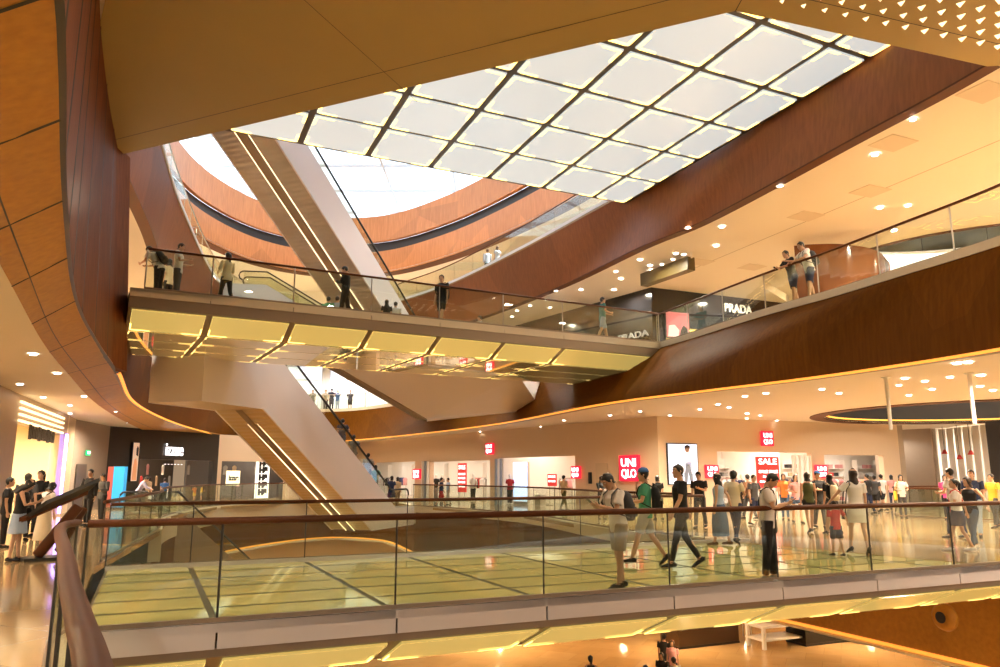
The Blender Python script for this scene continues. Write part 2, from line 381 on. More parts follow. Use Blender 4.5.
# beige soffit overhead (underside of the third floor near us)
SOF = [(-1.5, -1.5), (.3, -6), (14, -6), (14, 15.0), (10.75, 15.4), (4.57, 13.36), (-11.81, 20.6), (-10.2, 17.2), (-7.54, 13.1), (-4.9, 7.8), (-2.9, 4.3)]
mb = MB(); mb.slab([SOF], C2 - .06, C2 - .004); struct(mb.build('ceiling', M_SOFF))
mb = MB(); zz = C2 - .066
def strip(a, b, w=.02):
    a, b = Vector(a), Vector(b); t = (b - a).normalized(); s = Vector((-t.y, t.x, 0)) * w / 2
    mb.quad(a - s, b - s, b + s, a + s)
e0, e1, e2 = (Vector((p[0], p[1], zz)) for p in SOFE)
nf = Vector((-.405, -.914, 0)) * .75
strip(e0 + nf, e1 + nf + Vector((0, -.15, 0))); nf2 = Vector((.31, -.95, 0)) * .75; strip(e1 + nf2, e2 + nf2)
strip(e1, e1 + Vector((.02, -1, 0)) * 14); strip((-7.2, 12.5, zz), (8, 5.5, zz)); strip((-2, 17, zz), (-5, 10, zz), .012)
trim(mb, M_DARKM)
# triangular lit perforations in the soffit to the right
tri = MB(); tri.add([(0, 0, 0), (.16, 0, 0), (.05, .15, 0), (0, 0, -.012), (.16, 0, -.012), (.05, .15, -.012)], [(2, 1, 0), (3, 4, 5), (0, 1, 4, 3), (1, 2, 5, 4), (2, 0, 3, 5)])
M_TRI = mat('lit_perforation', (.9, .8, .6), .4, emit=(1.0, .80, .52), es=1.6)
first = None
q0 = atz(779.5, 1, C2 - .062); qa = (atz(994, 46, C2 - .062) - q0) / 11; qb = (atz(983, 21.6, C2 - .062) - atz(983, 43.7, C2 - .062)) / 2
for i in range(0, 15):
    for j in range(0, 6):
        p = q0 + qa * i + qb * j
        if p.y < 9 or p.x > 13.5 or i * 4.1 - j * 11 < -6: continue
        s = .46 + .036 * i
        if first is None: first = o = tri.build('lit_soffit_hole', M_TRI)
        else: o = dup(first)
        o.location = (p.x, p.y, C2 - .062); o.scale = (s * 1.2, s * 1.5, 1); o.rotation_euler = (0, 0, R(-35))
        tag(o, 'small triangular lit hole in the beige perforated soffit, top right', 'light', 'triangular soffit lights')
# ring of the fourth floor: two orange bands with a dark gap, open to the skylight
for z0, z1, m, d in ((C3 - .1, 18.55, M_ORANGE, 0), (18.55, 19.35, M_DARKM, .35), (19.35, 21.4, M_ORANGE, 0)):
    P = [Vector((p.x, p.y, z0)) for p in RING] + [Vector((RING[0].x, RING[0].y, z0))]
    P = offs(P, -d) if d else P
    mb = MB(); mb.slab_between(P, [Vector((p.x, p.y, z1)) for p in P], [a - b for a, b in zip(offs(P, -.3), P)]); trim(mb, m, True, 40)
P = [Vector((p.x, p.y, C3 - .14)) for p in RING] + [Vector((RING[0].x, RING[0].y, C3 - .14))]
mb = MB(); mb.slab_between(P, offs(P, -.8), (0, 0, .06)); trim(mb, M_RAILW)
# skylight: white ribs with glass between
sk = thing('skylight', 'large white glazed skylight with pale mullions over the curved orange ring', 'skylight', (-6, 42, 24))
mb = MB()
for i in range(14): mb.box((-40 + i * 5.2, 42, 24.6), (.16, 80, .3))
for j in range(16): mb.box((-6, 2 + j * 5.2, 24.6), (70, .13, .22))
mb.build('mullion', mat('pale_mullion', (.75, .78, .82), .5), sk)
M_SKYG = glass('skylight_glass', (.80, .84, .88), .03)
mb = MB(); mb.box((-6, 42, 24.8), (70, 80, .03)); mb.build('glass_pane', M_SKYG, sk)
# oval side atrium at right: lining of the openings
def ringwall(z0, z1, m, d=0.0, t=.15, P=OV):
    A = [Vector((p[0], p[1], z0)) for p in P] + [Vector((P[0][0], P[0][1], z0))]; A = offs(A, d)
    mb = MB(); mb.slab_between(A, [Vector((p.x, p.y, z1)) for p in A], [a - b for a, b in zip(offs(A, -t), A)]); return trim(mb, m, True, 40)
ringwall(C1 - .02, Z2, M_DARKM)
ringwall(C1 + .10, C1 + .17, M_LEDY, .06, .05)
ringwall(C2 - .05, C2 + .9, M_RAILW); ringwall(C2 + .9, Z3, M_WPAINT); ringwall(C3, 18.5, M_WPAINT)
mb = MB(); A = [Vector((p[0], p[1], C1 - .03)) for p in OV] + [Vector((OV[0][0], OV[0][1], C1 - .03))]
mb.slab_between(offs(A, .02), offs(A, -.6), (0, 0, .03)); trim(mb, M_RAILW)

# ------------------------------------------------------------------ shop walls
def wallpt(px, py, P0, D):
    """distance along a wall and height where the view ray meets it"""
    d = ray(px, py); N = Vector((D.y, -D.x, 0)); o = Vector((0, 0, EYE)); t = (P0 - o).dot(N) / d.dot(N)
    q = o + d * t; return (q - P0).dot(D), q.z
def wall(name, P0, D, s0, s1, z0, z1, m, openings=(), t=.3, N=None):
    N = N or Vector((D.y, -D.x, 0)); mb = MB(); cuts = sorted(openings); s = s0
    def seg(a, b, lo, hi):
        if b - a > .01 and hi - lo > .01:
            c = P0 + D * ((a + b) / 2) - N * t / 2; mb.box((c.x, c.y, (lo + hi) / 2), (b - a, t, hi - lo), math.atan2(D.y, D.x))
    for a, b, top in cuts:
        seg(s, a, z0, z1); seg(a, b, top, z1); s = b
    seg(s, s1, z0, z1); return struct(mb.build(name, m))
def ops(P0, D, lst):
    r = []
    for x0, x1, yt in lst:
        a, z = wallpt(x0, yt, P0, D); b, z2 = wallpt(x1, yt, P0, D)
        r.append((min(a, b), max(a, b), (z + z2) / 2))
    return r
OPL = ops(K1, UL, [(373, 415, 462), (430, 490, 461), (498, 575, 457)])
OPR = ops(K1, UR, [(717, 811, 452), (824, 883, 455)])
wall('wall_back', K1, UL, 0, 34, 0, C1 + .02, M_CREAMW, OPL, N=NL)
wall('wall_back', K1, UR, 0, 15.2, 0, C1 + .02, M_CREAMW, OPR, N=NR)
def poly_wall(name, pts, z0, z1, m, t=.25):
    P = [Vector((p[0], p[1], z0)) for p in pts]; mb = MB()
    mb.slab_between(P, [Vector((p.x, p.y, z1)) for p in P], [a - b for a, b in zip(offs(P, t), P)]); return struct(mb.build(name, m))
# left shops: pieces run away from us along the left gallery
LW = [(-13, 18), (-15.5, 24.4), (-18.9, 33.4), (-20, 36), (-20.9, 41), (-18.3, 50), (-15.7, 56), (-11.8, 62.3)]
M_TAN = mat('tan_stone_wall', (.46, .33, .2), .35, noise=.08)
M_GREYW = mat('grey_brown_wall', (.26, .20, .155), .5, noise=.05)
poly_wall('wall_left', LW[0:2], 0, C1 + .02, M_TAN)
poly_wall('wall_left', LW[3:5], 0, C1 + .02, M_GREYW)
M_BRW = mat('taupe_plaster', (.42, .33, .25), .5, noise=.05)
RWL = [K1 + UR * 15.2, Vector((22.2, 45.6, 0)), Vector((24.4, 43.2, 0)), Vector((24.2, 38.2, 0)), Vector((25.4, 30, 0)), Vector((28, 22, 0))]
poly_wall('wall_right', [(p.x, p.y) for p in RWL[0:3]], 0, C1 + .02, M_BRW, -.25)
# second floor back walls
K2 = Vector((7.3, 35.7, Z2)); K3 = Vector((9.2, 35.5, Z3))
poly_wall('wall_back', [(p.x, p.y) for p in (K2 + UR * 8.3, Vector((17.6, 40.6, 0)), Vector((32, 46, 0)))], Z2, C2, M_CREAMW, .25)
poly_wall('wall_left', [(-15.5, 20), (-19.5, 32), (-22.4, 44), (-23, 60)], Z2, C2, M_CREAMW)
poly_wall('wall_left', [(-15.5, 18), (-20.5, 32), (-23.4, 44), (-22, 62)], Z3, C3, M_WPAINT)
poly_wall('wall_back', [(-22, 62), (-6, 63), (-.5, 54), (1.0, 48.2)], Z3, C3, M_WPAINT, .25)
poly_wall('wall_back', [(-46, 66), (46, 66)], Z0, -2.6, M_CREAMW)
# curved brown wall seen through the right balustrade
P = spline([Vector(p) for p in [(11.5, 28.6, Z2), (11.8, 27.6, Z2), (12.6, 26.8, Z2), (13.7, 26.7, Z2), (14.6, 27.5, Z2)]], 6); tops = [10.5, 9.5]
mb = MB(); mb.slab_between(P, [Vector((p.x, p.y, tops[0] + (tops[1] - tops[0]) * i / (len(P) - 1))) for i, p in enumerate(P)], [a - b for a, b in zip(offs(P, .2), P)]); struct(mb.build('wall_right', mat('polished_brown_panel', (.20, .07, .025), .14), None, True, auto=40))
# daylight facade on the second floor, far end
fx0, fx1, fy = -24.0, 2.0, 62.0
mb = MB(); mb.box(((fx0 + fx1) / 2, fy + .1, (Z2 + C2) / 2), (fx1 - fx0, .05, C2 - Z2)); w = struct(mb.build('window_1', M_FACADE))
mb = MB()
for i in range(9): mb.box((fx0 + i * 3.25, fy, (Z2 + C2) / 2), (.13 if i % 3 else .7, .2, C2 - Z2))
for z in (Z2 + .1, Z2 + 2.75, C2 - .1): mb.box(((fx0 + fx1) / 2, fy, z), (fx1 - fx0, .16, .1))
f = mb.build('window_frame', mat('pale_blue_grey_frame', (.62, .66, .74), .4), w)
# fascia of our own floor, inside the opening
P1 = [Vector((p[0], p[1], 0)) for p in [V1[4], V1[5], V1[6], V1[7]]]; P1s = spline(P1, 8)
mb = MB(); mb.slab_between([p + Vector((0, 0, -1.1 - 1.35 * min(1, max(0, (p.y - 25) / 4)))) for p in P1s], [p + Vector((0, 0, -.3)) for p in P1s], [a - b for a, b in zip(offs(P1s, -.2), P1s)]); trim(mb, M_WOODR, True, 40)
PL = spline([Vector((p[0], p[1], 0)) for p in V1[7:14]], 8)
mb = MB(); mb.slab_between([p + Vector((0, 0, -2.45)) for p in PL], [p + Vector((0, 0, -.9)) for p in PL], [a - b for a, b in zip(offs(PL, -.2), PL)]); trim(mb, M_WOODR, True, 40)
for Q in (P1s, PL):
    q = offs(Q, .04)
    mb = MB(); mb.slab_between([p + Vector((0, 0, -.32 if Q is P1s else -.92)) for p in q], [p + Vector((0, 0, .04)) for p in q], [a - b for a, b in zip(offs(q, -.35), q)]); trim(mb, M_CURB)
    mb = MB(); mb.slab_between([p + Vector((0, 0, -2.5)) for p in q if p.y > 30], [p + Vector((0, 0, -2.42)) for p in q if p.y > 30], [a - b for a, b in zip(offs(q, -.08), q) if b.y > 30]); trim(mb, M_LEDY)
PR = [Vector((6.6, 26.5, 0)), Vector((8.5, 22.6, 0)), Vector((10.6, 17.7, 0)), Vector((12.2, 13.5, 0)), Vector((13.6, 8, 0))]; PR = spline(PR, 6)
mb = MB(); mb.slab_between([p + Vector((0, 0, -2.45)) for p in PR], [p + Vector((0, 0, -.95)) for p in PR], [a - b for a, b in zip(offs(PR, .2), PR)]); trim(mb, M_GOLDW, True, 40)
q = offs(PR, -.05); mb = MB(); mb.slab_between([p + Vector((0, 0, -2.5)) for p in q], [p + Vector((0, 0, -2.42)) for p in q], [a - b for a, b in zip(offs(q, .08), q)]); trim(mb, M_LEDY)
# left lip of our floor along the railing
PN = offs(RAIL_N, -.02); mb = MB(); mb.slab_between([p + Vector((0, 0, -.6)) for p in PN], [p + Vector((0, 0, .05)) for p in PN], [a - b for a, b in zip(offs(PN, .2), PN)]); trim(mb, M_CURB)
# ------------------------------------------------------------------ footbridges
M_DECK = mat('lit_glass_floor', (.52, .46, .18), .05, emit=(.80, .64, .20), es=.15, spec=.8, noise=.3, nscale=.45)  # colour noise paints in glints and darker patches of reflection
M_JOINT = mat('dark_floor_joint', (.10, .085, .05), .3)
M_PANY = mat('backlit_yellow_glass', (.62, .52, .20), .10, emit=(.95, .72, .20), es=.40, spec=.6)
M_PANM = mat('mirror_glass_underside', (.78, .68, .46), .035, .85, emit=(.9, .65, .2), es=.06)
M_PANW = mat('backlit_white_glass', (.42, .45, .46), .25, emit=(.84, .91, .92), es=.60)
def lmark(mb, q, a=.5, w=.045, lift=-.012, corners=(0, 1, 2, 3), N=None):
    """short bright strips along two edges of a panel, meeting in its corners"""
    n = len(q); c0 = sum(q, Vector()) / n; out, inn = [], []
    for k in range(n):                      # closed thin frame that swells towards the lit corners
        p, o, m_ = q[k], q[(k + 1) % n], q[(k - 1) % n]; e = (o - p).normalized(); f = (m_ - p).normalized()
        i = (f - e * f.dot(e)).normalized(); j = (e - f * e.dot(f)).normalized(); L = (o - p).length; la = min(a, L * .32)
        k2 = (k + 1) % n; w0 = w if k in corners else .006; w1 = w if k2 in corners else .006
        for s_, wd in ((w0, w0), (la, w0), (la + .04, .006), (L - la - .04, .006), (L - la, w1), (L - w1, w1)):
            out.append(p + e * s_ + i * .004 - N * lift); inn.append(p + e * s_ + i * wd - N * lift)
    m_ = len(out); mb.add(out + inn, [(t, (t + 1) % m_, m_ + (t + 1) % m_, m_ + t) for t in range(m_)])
def bridge(label, P0, D, L, W, zt, joints, end_skew=None, rows=3, deck=True, drow=6):
    """P0,D: near edge and its direction; W: plan vector across; joints: distances of the panel joints"""
    root = thing('footbridge', label, 'footbridge', (P0.x, P0.y, zt - 1))
    N = Vector((D.y, -D.x, 0)); Wn = -N; w = W
    PZ = ((0, 0), (-.05, -.05), (-.30, -.25), (-.52, -.35), (-.95, -.77), (-1.2, -1.0))
    def zmap(z):
        if zt > 3: return z + .11 if -.33 <= z <= -.29 else z
        if z > -.05: return z
        for (a, fa), (b, fb) in zip(PZ, PZ[1:]):
            if b <= z <= a: return fa + (fb - fa) * (z - a) / (b - a)
        return z
    def pt(s, d, z):
        z = zmap(z)
        return Vector((P0.x, P0.y, 0)) + D * s + Wn * d + Vector((0, 0, zt + z))
    J = [0] + list(joints) + [L]
    cur = MB(); cur.box(pt(L / 2, .14, -.03), (L, .28, .10), math.atan2(D.y, D.x)); cur.build('curb', M_CURB if rows == 3 and zt > 3 else M_GREYC, root)
    fl_ = end_skew[1][0] if end_skew else L; far = MB(); far.box(pt(fl_ / 2, w - .1, -.25), (fl_, .2, .54), math.atan2(D.y, D.x)); far.build('far_fascia', M_GREYC, root)
    lp = MB(); lp.add([pt(0, .03, -.30), pt(L, .03, -.30), pt(L, .03, -.52), pt(0, .03, -.52), pt(0, .3, -.30), pt(L, .3, -.30), pt(L, .3, -.52), pt(0, .3, -.52)], [(0, 1, 2, 3), (7, 6, 5, 4), (3, 2, 6, 7), (0, 4, 5, 1)])
    lp.build('lip', M_LIP, root)
    fr = MB()                                      # dark carcass behind the panels
    fr.add([pt(0, .06, -.52), pt(L, .06, -.52), pt(L, 1.02, -.95), pt(0, 1.02, -.95), pt(L, w - .2, -.95), pt(0, w - .2, -.95), pt(0, w - .2, -.5), pt(L, w - .2, -.5)], [(0, 1, 2, 3), (3, 2, 4, 5), (5, 4, 7, 6)])
    fr.build('carcass', M_LIP, root)
    nm = Vector((0, 0, -1)); ns = (N * .43 + Vector((0, 0, -.94))).normalized()
    for k, (a, b) in enumerate(zip(J, J[1:])):
        g = .012
        m = MB(); m.add([pt(a + g, 0, .02), pt(b - g, 0, .02), pt(b - g, -.0, -.32), pt(a + g, -.0, -.32), pt(a + g, .05, .02), pt(b - g, .05, .02), pt(b - g, .05, -.32), pt(a + g, .05, -.32)], [(0, 1, 2, 3), (4, 7, 6, 5), (0, 4, 5, 1), (3, 2, 6, 7), (0, 3, 7, 4), (1, 5, 6, 2)])
        m.build('fascia_panel', M_CURB if zt > 3 else M_GREYC, root)
        g = .09
        q = [pt(a + g, .08, -.54) + ns * .03, pt(b - g, .08, -.54) + ns * .03, pt(b - g, .99, -.94) + ns * .03, pt(a + g, .99, -.94) + ns * .03]
        m = MB(); m.add(q + [p - ns * .025 for p in q], [(3, 2, 1, 0), (4, 5, 6, 7), (0, 1, 5, 4), (1, 2, 6, 5), (2, 3, 7, 6), (3, 0, 4, 7)]); sp = m.build('sloped_panel', M_PANY, root)
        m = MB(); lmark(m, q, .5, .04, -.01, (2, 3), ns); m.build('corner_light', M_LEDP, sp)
        d0 = 1.07; dr = (w - .25 - d0) / rows
        for r in range(rows):
            q = [pt(a + g, d0 + r * dr + .03, -.98), pt(b - g, d0 + r * dr + .03, -.98), pt(b - g, d0 + (r + 1) * dr - .05, -.98), pt(a + g, d0 + (r + 1) * dr - .05, -.98)]
            m = MB(); m.add(q + [p + Vector((0, 0, .025)) for p in q], [(3, 2, 1, 0), (4, 5, 6, 7), (0, 1, 5, 4), (1, 2, 6, 5), (2, 3, 7, 6), (3, 0, 4, 7)]); up = m.build('underside_panel', M_PANM, root)
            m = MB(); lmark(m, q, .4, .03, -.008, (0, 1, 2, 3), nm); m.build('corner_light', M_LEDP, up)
    # deck: glass panels between dark joints
    if deck:
        e = end_skew or [(L, 0), (L, w)]
        m = MB(); base = [pt(0, .28, -.02), pt(e[0][0], .28, -.02), pt(e[1][0], w, -.02), pt(0, w, -.02)]
        m.add(base + [p - Vector((0, 0, .2)) for p in base], [(0, 1, 2, 3), (7, 6, 5, 4), (0, 4, 5, 1), (2, 6, 7, 3), (1, 5, 6, 2), (3, 7, 4, 0)], 1)
        for a, b in zip(J, J[1:]):
            for r in range(drow):
                d0, d1 = .30 + (w - .34) * r / drow + .04, .30 + (w - .34) * (r + 1) / drow - .04
                lim = lambda d: e[0][0] + (e[1][0] - e[0][0]) * d / w
                a0, a1 = a + .045, a + .045; b0, b1 = min(b - .045, lim(d0)), min(b - .045, lim(d1))
                if b0 <= a0 or b1 <= a1: continue
                m.quad(pt(a0, d0, -.006), pt(b0, d0, -.006), pt(b1, d1, -.006), pt(a1, d1, -.006), 0)
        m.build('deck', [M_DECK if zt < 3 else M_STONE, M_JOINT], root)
    return root, pt
LB = 15.6
J1 = [(atz(x, y, 0) - NEAR0).dot(NEARD) for x, y in ((215, 628), (401, 615), (555, 601), (684, 592), (797, 583), (900, 574), (967, 568))]
J1 = [round(1.42 + 2.12 * k, 2) for k in range(10)]
BR1, PT1 = bridge('wide footbridge with lit yellow glass floor and grey white fascia', NEAR0, NEARD, 21.0, 6.4, 0.0, J1, [(15.1, 0), (14.9, 6.4)])
P20, P21 = Vector((-9.88, 19.74, 0)), Vector((6.1, 28.45, 0)); D2 = (P21 - P20).normalized()
J2 = []
for x, y in ((211, 296.5), (293, 305.5), (369, 314.5), (437, 321.5), (501, 328), (561, 334)): J2.append((atz(x, y, 6.6) - P20).dot(D2))
BR2, PT2 = bridge('upper footbridge with cream fascia and glowing yellow glass underside crossing the atrium', P20, D2, (P21 - P20).length, 6.0, Z2, J2)
# third footbridge: white lit underside grid high above
root = thing('footbridge', 'highest footbridge, its underside a grid of white lit glass squares with dark joints', 'footbridge', (0, 25, 12.7))
FA = Vector((5.15, 29.9, 12.7)); FD = Vector((-13.97, -6.74, 0)).normalized(); FT = Vector((.40, -.9165, 0))
cuts = [0, 1.55] + [1.55 + 2.34 * k for k in range(1, 8)]
mb = MB(); q = [FA + FT * -.1 + FD * -.1, FA + FD * 18.2 + FT * -.1, FA + FD * 18.2 + FT * 17, FA + FT * 17 + FD * -.1]
mb.add([p + Vector((0, 0, .05)) for p in q] + [p + Vector((0, 0, .5)) for p in q], [(0, 1, 2, 3), (7, 6, 5, 4), (0, 4, 5, 1), (1, 5, 6, 2), (2, 6, 7, 3), (3, 7, 4, 0)]); mb.build('carcass', mat('brown_black_joint', (.07, .05, .035), .4), root)
bl = MB()
for a, b in zip(cuts, cuts[1:]):
    for r in range(7):
        g = .11; q = [FA + FD * (a + g) + FT * (r * 2.42 + g), FA + FD * (b - g) + FT * (r * 2.42 + g), FA + FD * (b - g) + FT * ((r + 1) * 2.42 - g), FA + FD * (a + g) + FT * ((r + 1) * 2.42 - g)]
        m = MB(); m.add(q + [p + Vector((0, 0, .05)) for p in q], [(0, 1, 2, 3), (7, 6, 5, 4), (0, 4, 5, 1), (1, 5, 6, 2), (2, 6, 7, 3), (3, 7, 4, 0)]); up = m.build('underside_panel', M_PANW, root)
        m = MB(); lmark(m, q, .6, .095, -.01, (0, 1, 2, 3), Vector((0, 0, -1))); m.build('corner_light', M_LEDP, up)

# ------------------------------------------------------------------ glass balustrades
def balustrade(label, path, step=2.2, h=1.13, rail_r=.04, rail_m=None, post=.018, group=None, lift=0.0, postm=None, cuts=None, cap=True, gap=.012):
    P = [Vector(p) for p in path]; root = thing('glass_balustrade', label, 'balustrade', P[0], group)
    Q = cuts or resample(P, step)
    dens = resample(P, .35)
    def between(a, b):
        """path points between two cut points"""
        ia = min(range(len(dens)), key=lambda i: (dens[i] - a).length); ib = min(range(len(dens)), key=lambda i: (dens[i] - b).length)
        return [a] + dens[ia + 1:ib] + [b] if len(P) > 2 else [a, b]
    for a, b in zip(Q, Q[1:]):
        S = between(a, b); 
        if (S[-1] - S[0]).length > .2:
            S = [S[0] + (S[1] - S[0]).normalized() * gap] + S[1:-1] + [S[-1] - (S[-1] - S[-2]).normalized() * gap]
        m = MB(); m.slab_between([p + Vector((0, 0, .02 + lift)) for p in S], [p + Vector((0, 0, h - .02)) for p in S], [x - y for x, y in zip(offs(S, .016), S)]); m.build('glass_panel', M_GLASS, root)
    for p in Q:
        m = MB(); m.box(p + Vector((0, 0, h / 2)), (post, post, h - .02)); m.build('post', postm or M_DARKM, root)
    m = MB(); m.tube([p + Vector((0, 0, h)) for p in dens] if len(P) > 2 else [p + Vector((0, 0, h)) for p in P], rail_r, 10, flat=.75); m.build('handrail', rail_m or M_RAILW, root, True)
    m = MB(); m.slab_between([p + Vector((0, 0, .0)) for p in offs(dens, -.03)], [p + Vector((0, 0, .05)) for p in offs(dens, -.03)], [x - y for x, y in zip(offs(dens, .03), offs(dens, -.03))]); m.build('base_channel', M_LIP, root)
    return root
p0 = NEAR0 + Vector((-.03, .1, .02)); ends = [p0] + [PT1(s, .09, .02) for s in J1] + [PT1(20.9, .09, .02)]
balustrade('long near glass balustrade with brown handrail along the front of the glass-floored bridge', [ends[0], ends[-1]], cuts=ends, rail_r=.058, post=.022)
balustrade('curved balustrade with thick wooden handrail sweeping towards the camera at lower left', [p + Vector((0, 0, .04)) for p in RAIL_N], step=2.0, rail_r=.05, post=.02)
fe = [PT1(s, 6.3, .02) for s in [.0] + J1[:6]] + [Vector((5.3, 20.35, .02))]
balustrade('far glass balustrade on the other edge of the glass-floored bridge', [fe[0], fe[-1]], cuts=fe, rail_r=.05)
arc = spline([Vector((p[0], p[1], .04)) for p in [(-7.6, 15.0), (-10.5, 24), (-13.7, 32), (-15.3, 42), (-13.7, 50), (-11.3, 53.1), (-9.5, 52.6)]], 8)
balustrade('long curved glass balustrade round the far left opening in front of the dark shops', arc, step=2.4, rail_r=.05)
fr = [Vector((-4.75, 42.6, .04)), Vector((.9, 33.7, .04)), Vector((3.5, 24.6, .04)), Vector((5.2, 21.2, .04))]
balustrade('glass balustrade in front of the bright store, running from the escalator foot to the bridge', spline(fr, 8), step=2.3, rail_r=.045)
rr = spline([Vector((p[0], p[1], .02)) for p in [(22.6, 37.5), (18.6, 36), (16.9, 32.8), (17.5, 30), (20, 28.8), (26, 29.2)]], 8)
balustrade('rounded glass balustrade of the opening at far right behind the strolling shoppers', rr, step=2.2, rail_r=.05)
e2 = [PT2(s, .07, .03) for s in [.35] + J2] + [PT2((P21 - P20).length, .07, .03)]
balustrade('glass balustrade with thin brown handrail along the upper footbridge', [e2[0], e2[-1]], cuts=e2, rail_r=.045, postm=M_STEEL, post=.03)
r2 = [V3(p, Z2 + .04) for p in R2T[::-1] if p[1] < 30]; r2s = spline(r2, 8); r2s = offs(r2s, .1)
balustrade('glass balustrade on the right upper gallery where two men lean', r2s, step=2.15, rail_r=.045, postm=M_STEEL, post=.025)
r3 = [p + Vector((0, 0, .08)) for p in offs(spline([V3(p, Z3) for p in R3T[:8]], 6), -.12)]
balustrade('glass balustrade of the third gallery on the right with a bright shop behind', r3, step=2.2, rail_r=.04, postm=M_STEEL)
l3 = [p + Vector((0, 0, .08)) for p in offs(spline([V3(p, Z3) for p in L3T], 6), -.12)]
balustrade('glass balustrade of the third gallery on the left above the dark wood fascia', l3, step=2.2, rail_r=.035, rail_m=M_STEEL, postm=M_STEEL)
f2 = [V3(p, Z2 + .05) for p in [(-4.2, 48.6), (-10.7, 57.5), (-16, 58.2), (-18.6, 54), (-17.3, 46), (-15.4, 37)]]
balustrade('balustrade with thin rail in front of the far daylight windows', spline(f2, 6), step=2.4, rail_r=.035, rail_m=M_STEEL)
ov3 = [Vector((p[0], p[1], Z3 + .03)) for p in OV]; ov3 = offs(ov3 + ov3[:1], -.15)
balustrade('glass balustrade round the oval opening seen through the ceiling at upper right', ov3, step=3, rail_r=.04, rail_m=M_STEEL)

